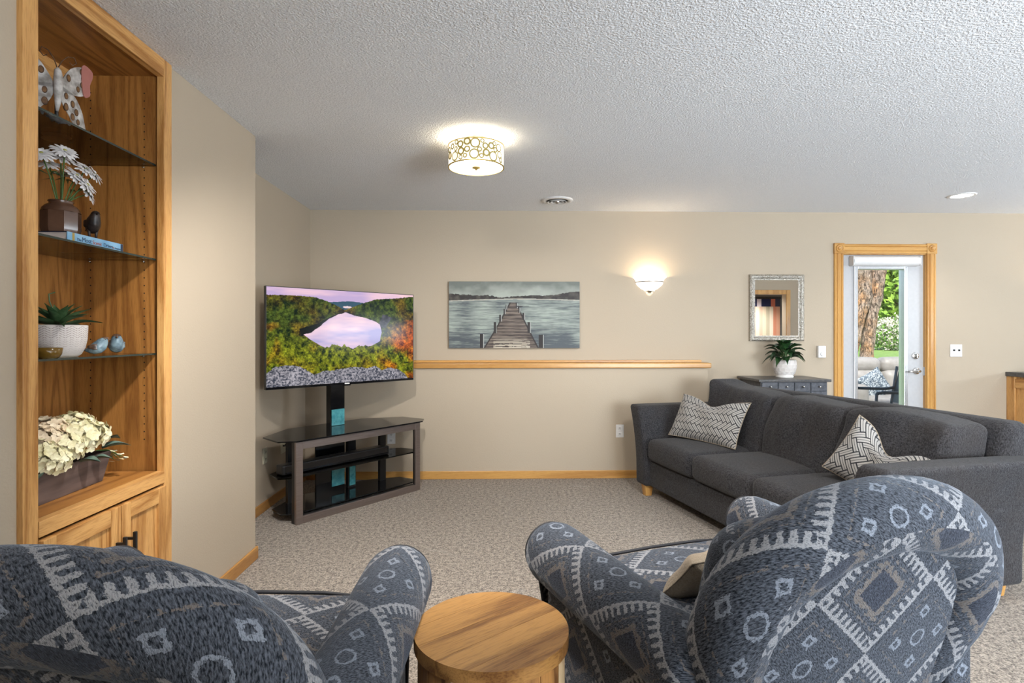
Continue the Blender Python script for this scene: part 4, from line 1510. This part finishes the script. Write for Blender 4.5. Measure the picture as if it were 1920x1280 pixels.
for k in range(34):
    a = k * 2.399 + rg.uniform(-.4, .4)
    q = k / 34
    stl = rg.uniform(.06, .10) + .05 * (1 - q)
    rise = R(82 - 55 * q)
    vv, ff = strap_leaf(rg.uniform(.11, .16), .034, a, rise - R(8), .35 + .6 * q + rg.uniform(-.1, .15), .22)
    bx_ = Vector((math.cos(a), math.sin(a), 0)) * stl * math.cos(rise) * .8
    o_ = Vector((bx_.x, bx_.y, .135 + stl * math.sin(rise)))
    lf_ = obj('leaf', MB().add([p + o_ for p in vv], ff), 'leaf', pl, smooth=True)
    obj('stalk', MB().tube([(0, 0, .13), tuple(Vector((bx_.x * .5, bx_.y * .5, .135 + stl * math.sin(rise) * .6))), tuple(o_)], .0018, 5), 'stem', lf_)

# ================================================================== SOFA
SA = R(103)
so = thing('sofa', 'long charcoal three-seat sofa with flared arms facing the television', 'sofa', (1.823, 3.673, 0), SA)
obj('base', MB().rbox((0, -.02, .19), (.97, .43, .105), .02, 8, (0, .004, 0)), 'sofa', so, smooth=True)


def flare(sx):
    def fn(p):
        t = max(0, (p.z - .22) / .50)
        return (p.x + sx * .125 * t * t, p.y, p.z - .012 * max(0, -p.y))
    return fn


for sx in (1, -1):
    obj('arm', MB().rbox((sx * 1.03, -.02, .40), (.085, .475, .315), .03, 10, (.004, .006, 0), flare(sx)), 'sofa', so, smooth=True)
obj('back_frame', MB().rbox((0, -.405, .485), (1.09, .085, .385), .06, 10, (0, .01, .006), lambda p: (p.x * (1 + .05 * max(0, p.z - .4)), p.y - .14 * max(0, (p.z - .3)), p.z)), 'sofa', so, smooth=True)
for k, xc in enumerate((.625, 0, -.625)):
    obj('seat_cushion', MB().rbox((xc, .085, .385), (.311, .365, .088), .05, 10, (.004, .012, .018)), 'sofa', so, smooth=True)
rgw = random.Random(8)
for k, (xc, hw_) in enumerate(((.595, .345), (-.06, .31), (-.70, .33))):
    ph_ = rgw.uniform(0, 6)

    def bc(p, xc=xc, hw_=hw_, k=k, ph_=ph_):
        lx = (p.x - xc) / hw_
        t = (p.z - .44) / .46
        up = max(0, t)
        z = p.z + .008 * math.sin(lx * 3 + ph_) * up
        if k == 0:
            z += .10 * up * max(0, lx) ** 2.5
        y = p.y - .13 * t - .010 * math.sin(t * 7 + lx * 2 + ph_)
        y += .012 * math.sin(lx * 6 + ph_) * t + .05 * up * max(0, lx) ** 3 * (k == 0)
        # creases running down from the top edge
        y += .005 * math.sin(lx * 17 + ph_ + t * 3) * up
        return (p.x + .01 * math.sin(t * 5 + ph_), y, z - .014 * (abs(lx) ** 3) * up * (0 if k == 0 and lx > 0 else 1))
    obj('back_cushion', MB().rbox((xc, -.165, .655), (hw_, .135, .215), .048, 16, (.0, .020, .006), bc), 'sofa', so, smooth=True)
for sx in (-1, 1):
    for sy in (-1, 1):
        x0, y0 = sx * 1.015, (.40 if sy > 0 else -.44)
        v = []
        for z, h_ in ((.0, .026), (.092, .036)):
            v += [(x0 - h_, y0 - h_, z), (x0 + h_, y0 - h_, z), (x0 + h_, y0 + h_, z), (x0 - h_, y0 + h_, z)]
        obj('foot', MB().add(v, [(3, 2, 1, 0), (4, 5, 6, 7)] + [(i, (i + 1) % 4, 4 + (i + 1) % 4, 4 + i) for i in range(4)]), 'trim_z', so, bevel=.003)


def pillow(name, label, w, h, th, M, mat, parent=None, dent=0.0, bend=0.0, cat='pillow'):
    """soft cushion in local xz plane, thickness along y"""
    n, m = 30, 22

    def P(i, j, sg):
        u, v = i * 2 - 1, j * 2 - 1
        edge = (1 - abs(u) ** 3.2) * (1 - abs(v) ** 3.2)
        y = sg * th * .5 * max(0, edge) ** .55
        pinch = 1 - .07 * (1 - abs(u) ** 2) * (v * v) if abs(v) > 0 else 1
        x = u * w / 2 * (1 - .06 * (1 - v * v) * abs(u) ** 2)
        z = v * h / 2 * (1 - .08 * (1 - u * u) * abs(v) ** 2)
        if v > 0:
            z -= dent * v * math.exp(-(u / .42) ** 2)
        y += bend * (u * u)
        y += sg * .006 * math.sin(u * 9 + v * 4) * edge
        return M @ Vector((x, y, z))
    mb = MB()
    mb.grid(lambda i, j: P(i, j, -1), n, m, lambda i, j: (i * w, j * h))
    mb.grid(lambda i, j: P(1 - i, j, 1), n, m, lambda i, j: (i * w + 1.3, j * h))
    if parent:
        return obj(name, mb, mat, parent, smooth=True)
    t = thing(name, label, cat, M.translation)
    Mi = Matrix.Translation(-M.translation)
    mb.v = [tuple(Mi @ Vector(p)) for p in mb.v]
    obj('cover', mb, mat, t, smooth=True)
    pts = [P(i / 20, 0, 1) for i in range(20)] + [P(1, j / 16, 1) for j in range(16)] + [P(1 - i / 20, 1, 1) for i in range(20)] + [P(0, 1 - j / 16, 1) for j in range(17)]
    obj('seam', MB().tube([Mi @ p for p in pts], .003, 5, False), 'tan' if mat == 'fret' else mat, t, smooth=True)
    return t


def frame_matrix(c, xdir, up):
    x = Vector(xdir).normalized()
    y = Vector(up).cross(x).normalized()
    z = x.cross(y).normalized()
    return Matrix.Translation(c) @ Matrix(((x.x, y.x, z.x, 0), (x.y, y.y, z.y, 0), (x.z, y.z, z.z, 0), (0, 0, 0, 1)))


pillow('throw_pillow', 'oblong fret-patterned pillow leaning in the far corner of the sofa', .60, .36, .15, frame_matrix((1.60, 4.275, .645), (.53, -.83, -.03), (.40, .22, .85)), 'fret', dent=.06, bend=-.02)
pillow('throw_pillow', 'square fret-patterned pillow slumped on the near end of the sofa', .46, .35, .16, frame_matrix((2.02, 2.95, .605), (.35, -.80, -.36), (.52, -.20, .82)), 'fret', dent=.10, bend=-.03)

# ================================================================== ARMCHAIRS
def make_chair():
    t = thing('armchair', 'x', 'armchair')
    aw, zc, hr, rad = .405, .575, .285, .090

    def arch(s):
        """centre line of the rolled back, s 0..1 from left foot over the top to right foot"""
        leg = .24
        if s < leg:
            q = s / leg
            x, z = -(.355 + (aw - .355) * math.sin(q * PI / 2)), .30 + (zc - .30) * q
        elif s > 1 - leg:
            q = (1 - s) / leg
            x, z = (.355 + (aw - .355) * math.sin(q * PI / 2)), .30 + (zc - .30) * q
        else:
            a = PI * (1 - (s - leg) / (1 - 2 * leg))
            c_, s_ = math.cos(a), math.sin(a)
            x = aw * math.copysign(abs(c_) ** .90, c_)
            z = zc + hr * abs(s_) ** .90
        y = -.375 - .26 * (z - .42)
        return Vector((x, y, z))

    def rr(s):
        e = min(s, 1 - s) / .24
        k = rad * (.55 + .45 * min(1, e))
        q = min(s, 1 - s) / .035
        return k * math.sqrt(max(0, 1 - (1 - min(1, q)) ** 2)) + .001
    n_, m_ = 90, 22
    L = [0]
    for i in range(n_):
        L.append(L[-1] + (arch((i + 1) / n_) - arch(i / n_)).length)

    def roll(i, j):
        c = arch(i)
        d = (arch(min(1, i + .01)) - arch(max(0, i - .01))).normalized()
        yb = Vector((0, -1, -.12)).normalized()
        o_ = d.cross(yb).normalized() * -1
        a = 2 * PI * j
        r_ = rr(i) * (1 + .018 * math.sin(i * 70) * max(0, math.cos(a)))
        # gathers where the roll meets the back panel
        g = 1 + .05 * math.sin(i * 160) * max(0, math.cos(a)) * max(0, -math.sin(a))
        return c + yb * (math.cos(a) * r_ * 1.0 * g) + o_ * (math.sin(a) * r_)
    mb = MB()
    mb.grid(roll, n_, m_, lambda i, j: (L[int(round(i * n_))], j * 2 * PI * rad + .13))
    obj('back_roll', mb, 'kilim', t, smooth=True)
    # outside back panel
    ol = [arch(i / 60) for i in range(61)]
    ol = [Vector((0, -.345, .05)), Vector((-.40, -.345, .05))] + ol + [Vector((.40, -.345, .05)), Vector((0, -.345, .05))]
    cx = Vector((0, -.40, .48))

    def panel(i, j):
        k = i * (len(ol) - 1)
        q = min(int(k), len(ol) - 2)
        p = ol[q].lerp(ol[q + 1], k - q)
        P_ = cx.lerp(p, j)
        yy = -.375 - .26 * (P_.z - .42)
        return (P_.x, yy - .036 - .024 * (1 - j * j), P_.z)
    mb = MB()
    mb.grid(panel, 124, 14, lambda i, j: (panel(i, j)[0] + .21, panel(i, j)[2]))
    obj('outside_back', mb, 'kilim', t, smooth=True)
    obj('inside_back', MB().rbox((0, -.25, .60), (.325, .11, .215), .09, 10, (0, .04, .01), lambda p: (p.x * (1 - .12 * max(0, (p.z - .62) / .27) ** 2), p.y - .24 * (p.z - .45), p.z)), 'kilim', t, smooth=True)
    obj('seat_cushion', MB().rbox((0, .085, .375), (.335, .345, .09), .04, 10, (0, .012, .02)), 'kilim', t, smooth=True)
    obj('seat_piping', MB().tube([(-.325, .42, .452), (-.2, .435, .458), (0, .438, .460), (.2, .435, .458), (.325, .42, .452)], .006, 6), 'piping', t, smooth=True)
    obj('frame', MB().rbox((0, .0, .165), (.40, .385, .115), .02, 6), 'kilim', t, smooth=True)
    for sx in (-1, 1):
        ar = .110
        ax_, az = .442, .510

        def tube(i, j, sx=sx):
            y = -.43 + .86 * i
            a = 2 * PI * j + PI / 2 * 0
            e = 1.0
            if i > .92:
                e = math.sqrt(max(.0, 1 - ((i - .92) / .08) ** 2 * .30))
            if i < .07:
                e = math.sqrt(max(0, 1 - (1 - i / .07) ** 2)) + .001
            r_ = (ar - .012 * (1 - i)) * e
            zz = az + .010 * i
            return (sx * (ax_ + .008 * i + r_ * math.cos(a + PI)), y, zz + r_ * math.sin(a + PI))
        mb = MB()
        mb.grid(tube, 36, 28, lambda i, j: (i * .88 + (.17 if sx > 0 else .0), j * 2 * PI * ar))
        am = obj('arm_roll', mb, 'kilim', t, smooth=True)
        obj('arm_side', MB().rbox((sx * .42, -.005, .265), (.05, .42, .225), .02, 6), 'kilim', t, smooth=True)
        # front face of the arm, outlined by piping
        fr = []
        for k in range(25):
            a = R(-62) + (R(242) - R(-62)) * k / 24
            fr.append((sx * (ax_ + .008 + (ar * .83) * math.cos(a)), az + .010 + ar * .83 * math.sin(a)))
        fr += [(sx * .375, .33), (sx * .375, .05), (sx * .465, .05), (sx * .475, .33)]
        ctr = Vector((sum(p[0] for p in fr) / len(fr), .43, sum(p[1] for p in fr) / len(fr)))
        pts = [Vector((x, .428, z)) for x, z in fr]
        mb = MB()
        nn = len(pts)
        vv = pts + [Vector((p.x * .5 + ctr.x * .5, .440, p.z * .5 + ctr.z * .5)) for p in pts] + [Vector((ctr.x, .443, ctr.z))]
        ff = [(i, (i + 1) % nn, nn + (i + 1) % nn, nn + i) for i in range(nn)] + [(nn + i, nn + (i + 1) % nn, 2 * nn) for i in range(nn)]
        mb.add(vv, ff, [[(vv[k].x, vv[k].z) for k in q] for q in ff])
        ap = obj('arm_front', mb, 'kilim', t, smooth=True, fix=True)
        obj('piping', MB().tube(pts + [pts[0]], .006, 6, False), 'piping', ap, smooth=True)
        for sy in (-.32, .34):
            obj('leg', MB().lathe([(.022, 0), (.030, .05), (.030, .06)], 12, (sx * .36, sy, 0)), 'iron', t, smooth=True)
    return t


ch2 = make_chair()
ch2['label'] = 'blue and grey patterned armchair right of the round table, its pale back to the window'
ch2.location = (.90 - .42 * math.sin(R(20)) * 1.0, 1.42 + .42 * math.cos(R(20)), 0)
ch2.rotation_euler = (0, 0, R(20))
ch1 = copy_tree(ch2)
ch1['label'] = 'dark blue and grey patterned armchair left of the round table'
ch1.location = (-.772, 1.43, 0)
ch1.rotation_euler = (0, 0, R(-1))
for c_ in (ch1, ch2):
    c_['group'] = 'patterned armchairs'
Mc = Matrix.Translation(ch2.location) @ Matrix.Rotation(R(20), 4, 'Z')
pillow('seat_pillow', 'plain tan pillow lying on the seat of the right armchair', .38, .20, .11, Mc @ frame_matrix((-.05, .0, .55), (1, .1, 0), (0, -.65, .7)), 'tan', dent=.02)

# ================================================================== ROUND SIDE TABLE
rt = thing('side_table', 'round acacia wood drum side table between the two armchairs', 'table', (-.018, 1.553, 0), R(38))
TR, TH = .2095, .50
nb = 5
for k in range(nb):
    ya, yb = -TR + 2 * TR * k / nb + .0004, -TR + 2 * TR * (k + 1) / nb - .0004
    ys = np.linspace(ya, yb, 12)
    pts = [(math.sqrt(max(0, TR * TR - y * y)), y) for y in ys] + [(-math.sqrt(max(0, TR * TR - y * y)), y) for y in ys[::-1]]
    obj('top_board', MB().poly(pts, TH - .036, TH), 'acacia', rt, fix=True)
ns = 16
for k in range(ns):
    a0, a1 = 2 * PI * k / ns, 2 * PI * (k + 1) / ns
    ro, ri = .199, .168
    am_ = (a0 + a1) / 2
    g_ = .004
    v = []
    for z in (.0, TH - .0365):
        for r_ in (ri, ro):
            for i in range(5):
                a = a0 + g_ + (a1 - a0 - 2 * g_) * i / 4
                v.append((r_ * math.cos(a), r_ * math.sin(a), z))
    # index: z*10 + (ri 0-4, ro 5-9)
    f = []
    for i in range(4):
        f += [(i, i + 1, 11 + i, 10 + i)[::-1], (5 + i, 6 + i, 16 + i, 15 + i), (i, 5 + i, 6 + i, i + 1)[::-1], (10 + i, 11 + i, 16 + i, 15 + i)[::-1]]
    f += [(0, 5, 15, 10), (4, 14, 19, 9)]
    obj('stave', MB().add(v, f), 'acacia_pale' if k % 4 == 1 else 'acacia_z', rt, fix=True)

# ================================================================== CABINET AT THE RIGHT EDGE
cb = thing('bar_cabinet', 'oak cabinet with dark countertop at the right edge of the room', 'cabinet', (4.80, 5.26, 0))
obj('countertop', MB().box(-.012, 1.52, -.66, 0, .905, .945), 'navytop', cb, bevel=.004)
obj('body', MB().box(.02, 1.5, -.60, 0, .09, .904), 'oak_z', cb)
obj('end_stile', MB().box(0, .02, -.085, 0, 0, .904), 'oak_z', cb, bevel=.002)
obj('end_stile', MB().box(0, .02, -.60, -.515, 0, .904), 'oak_z', cb, bevel=.002)
obj('end_rail', MB().box(0.002, .02, -.513, -.087, .80, .885), 'oak_y', cb, bevel=.002)
obj('end_panel', MB().box(.012, .02, -.515, -.085, .06, .80), 'oak_z', cb)
for k in range(3):
    d_ = obj('cabinet_door', MB().box(.03 + k * .49, .03 + k * .49 + .475, -.622, -.601, .11, .885), 'oak_z', cb, bevel=.003)
    obj('knob', MB().lathe([(.006, 0), (.006, .012), (.013, .02), (0, .026)], 12, M=Matrix.Translation((.44 + k * .49, -.622, .75)) @ Matrix.Rotation(R(90), 4, 'X')), 'nickel', d_, smooth=True)

# ================================================================== OUTDOORS, SEEN THROUGH THE DOOR
# the lawn rises gently away from the house
gr = MB().add([(-20, 9.2, -.02), (60, 9.2, -.02), (60, 27, .76), (-20, 27, .76), (60, 90, .9), (-20, 90, .9),
               (-20, 9.2, -.4), (60, 9.2, -.4), (60, 90, -.4), (-20, 90, -.4)],
              [(0, 1, 2, 3), (3, 2, 4, 5), (6, 7, 1, 0), (9, 8, 7, 6), (8, 9, 5, 4), (7, 8, 4, 2, 1), (9, 6, 0, 3, 5)])
tag(struct('ground_lawn', gr, 'grass'), kind='structure')
tag(struct('ground_patio', MB().box(-6, 16, 5.42, 9.2, -.3, -.015), 'patio'), kind='structure')
ps = thing('patio_sofa', 'pale grey leather reclining sofa on the patio beyond the door', 'sofa', (5.42, 7.7, 0))
for k in range(2):
    xc = -.31 + k * .62
    obj('headrest', MB().rbox((xc, .30, .86), (.305, .13, .11), .09, 6, (0, .02, .01)), 'outleather', ps, smooth=True)
    obj('back_cushion', MB().rbox((xc, .24, .60), (.305, .13, .20), .09, 6, (0, .04, 0)), 'outleather', ps, smooth=True)
    obj('seat_cushion', MB().rbox((xc, -.18, .36), (.305, .36, .11), .07, 6, (0, 0, .02)), 'outleather', ps, smooth=True)
obj('base', MB().rbox((0, 0, .14), (.66, .46, .13), .03, 4), 'outleather', ps, smooth=True)
for sx in (-1, 1):
    obj('arm', MB().rbox((sx * .70, -.02, .34), (.09, .46, .31), .07, 5), 'outleather', ps, smooth=True)
pillow('patio_pillow', 'blue and white floral pillow on the patio sofa', .37, .37, .15, Matrix.Translation((5.07, 7.55, .615)) @ Matrix.Rotation(R(-12), 4, 'X') @ Matrix.Rotation(R(-28), 4, 'Y'), 'floral')
pc2 = thing('patio_chair', 'blue-black metal patio armchair just outside the glass door', 'chair', (4.38, 6.35, 0))
obj('seat', MB().box(-.24, .26, -.24, .24, .43, .45), 'patiometal', pc2, bevel=.006)
for sy in (-.27, .27):
    obj('armrest', MB().tube([(-.27, sy, .655), (-.2, sy, .668), (0, sy, .66), (.2, sy, .655), (.30, sy, .67)], .017, 8), 'patiometal', pc2, smooth=True)
    obj('leg', MB().tube([(-.31, sy, .0), (-.29, sy, .35), (-.27, sy, .655)], .015, 8), 'patiometal', pc2, smooth=True)
    obj('leg', MB().tube([(.27, sy, .0), (.26, sy, .43), (.34, sy, .92)], .015, 8), 'patiometal', pc2, smooth=True)
obj('backrest', MB().grid(lambda i, j: (.27 + .09 * j, -.26 + .52 * i, .5 + .42 * j), 8, 4), 'patiometal', pc2)
for xx in (-.1, .08):
    obj('leg_brace', MB().box(xx, xx + .03, -.22, .22, .30, .43), 'patiometal', pc2)


def trunk(c0, pts, rad, parent):
    n = 30
    rg = random.Random(len(pts) + int(rad[0] * 100))
    mb = MB()
    P_ = [Vector(p) for p in pts]

    def f(i, j):
        x = i * (len(P_) - 1)
        k = min(int(x), len(P_) - 2)
        p = P_[k].lerp(P_[k + 1], x - k)
        r_ = rad[k] + (rad[k + 1] - rad[k]) * (x - k)
        a = 2 * PI * j
        r_ *= 1 + .07 * math.sin(a * 7 + i * 4) + .05 * math.sin(a * 13 - i * 9) + .04 * math.sin(i * 60 + a * 3)
        return p + Vector((math.cos(a) * r_, math.sin(a) * r_, 0))
    mb.grid(f, 50, 40)
    return obj('trunk', mb, 'bark', parent, smooth=True)


def foliage(center, size, n, leaf, seed):
    rg = np.random.RandomState(seed)
    d = rg.normal(size=(n, 3))
    d /= np.linalg.norm(d, axis=1)[:, None]
    r = rg.uniform(.35, 1, n) ** .6
    lump = 1 + .25 * np.sin(d[:, 0] * 7 + seed) * np.cos(d[:, 2] * 6) + .15 * np.sin(d[:, 1] * 13)
    c = np.array(center) + d * (r * lump)[:, None] * np.array(size)
    a = rg.normal(size=(n, 3)); a /= np.linalg.norm(a, axis=1)[:, None]
    b = np.cross(a, rg.normal(size=(n, 3))); b /= np.linalg.norm(b, axis=1)[:, None]
    s = leaf * rg.uniform(.6, 1.3, n)[:, None]
    v = np.stack([c - a * s, c - b * s * .5, c + a * s, c + b * s * .5], 1).reshape(-1, 3)
    me = bpy.data.meshes.new('foliage')
    me.from_pydata(v.tolist(), [], np.arange(4 * n).reshape(-1, 4).tolist())
    return me


def fol(parent, center, size, n, leaf, seed, mat):
    me = foliage(center, size, n, leaf, seed)
    me.materials.append(MT[mat])
    o = obj('foliage', me, None, parent)
    return o


t_ = thing('pine_tree', 'thick pine tree with two leaning trunks on the lawn', 'tree', (8.3, 12.6, .12))
trunk(0, [(-.46, 0, -.15), (-.40, 0, .75), (-.24, 0, 1.5), (-.09, 0, 2.0), (-.11, 0, 2.8), (-.14, 0, 4.6)], [.19, .15, .155, .175, .16, .15], t_)
trunk(1, [(-.03, .05, -.15), (.03, .06, .75), (.12, .05, 1.6), (.21, .05, 2.0), (.30, .06, 2.7), (.46, .1, 4.6)], [.17, .125, .13, .15, .155, .14], t_)
fol(t_, (.2, .3, 6.0), (2.4, 2.4, 1.5), 3500, .12, 1, 'foliage')
for i, (x, y, z0, s_, lf_, lab, mt_) in enumerate([
        (20.0, 28, 3.6, (1.9, 2.0, 3.1), .17, 'bright lime green tree right behind the pine trunks', 'foliage2'),
        (31.0, 42, 5.4, (4.6, 3.0, 5.0), .22, 'large deep green tree behind the lime tree', 'foliage'),
        (21.2, 34, 4.2, (3.0, 2.6, 4.0), .20, 'dense green tree seen between the pine trunks', 'foliage')]):
    gz = .76 + (y - 27) * .0022
    t_ = thing('leafy_tree', lab, 'tree', (x, y, gz), 0, 'trees beyond the lawn')
    obj('trunk', MB().tube([(0, 0, -.1), (.05, 0, 1.5), (0, .05, 3.0)], [.16, .13, .10], 10), 'bark', t_, smooth=True)
    fol(t_, (0, 0, z0), s_, 9000, lf_, 10 + i, mt_)
t_ = thing('blossom_shrub', 'pale blossoming shrub on the lawn edge', 'shrub', (16.8, 24.0, .63))
fol(t_, (0, 0, .70), (1.0, .8, .75), 2600, .055, 31, 'blossom')
fol(t_, (0, 0, .60), (.95, .75, .65), 1800, .06, 32, 'foliage')
obj('stem', MB().tube([(0, 0, -.05), (0, 0, .7)], .04, 8), 'bark', t_)
hg = thing('hedge', 'low dark hedge along the far side of the lawn', 'hedge', (30, 44, .8))
fol(hg, (0, 0, .9), (24, 1.2, 1.5), 9000, .24, 41, 'farhedge')
obj('core', MB().box(-23, 23, -.5, .5, -.05, 1.3), 'farhedge', hg)
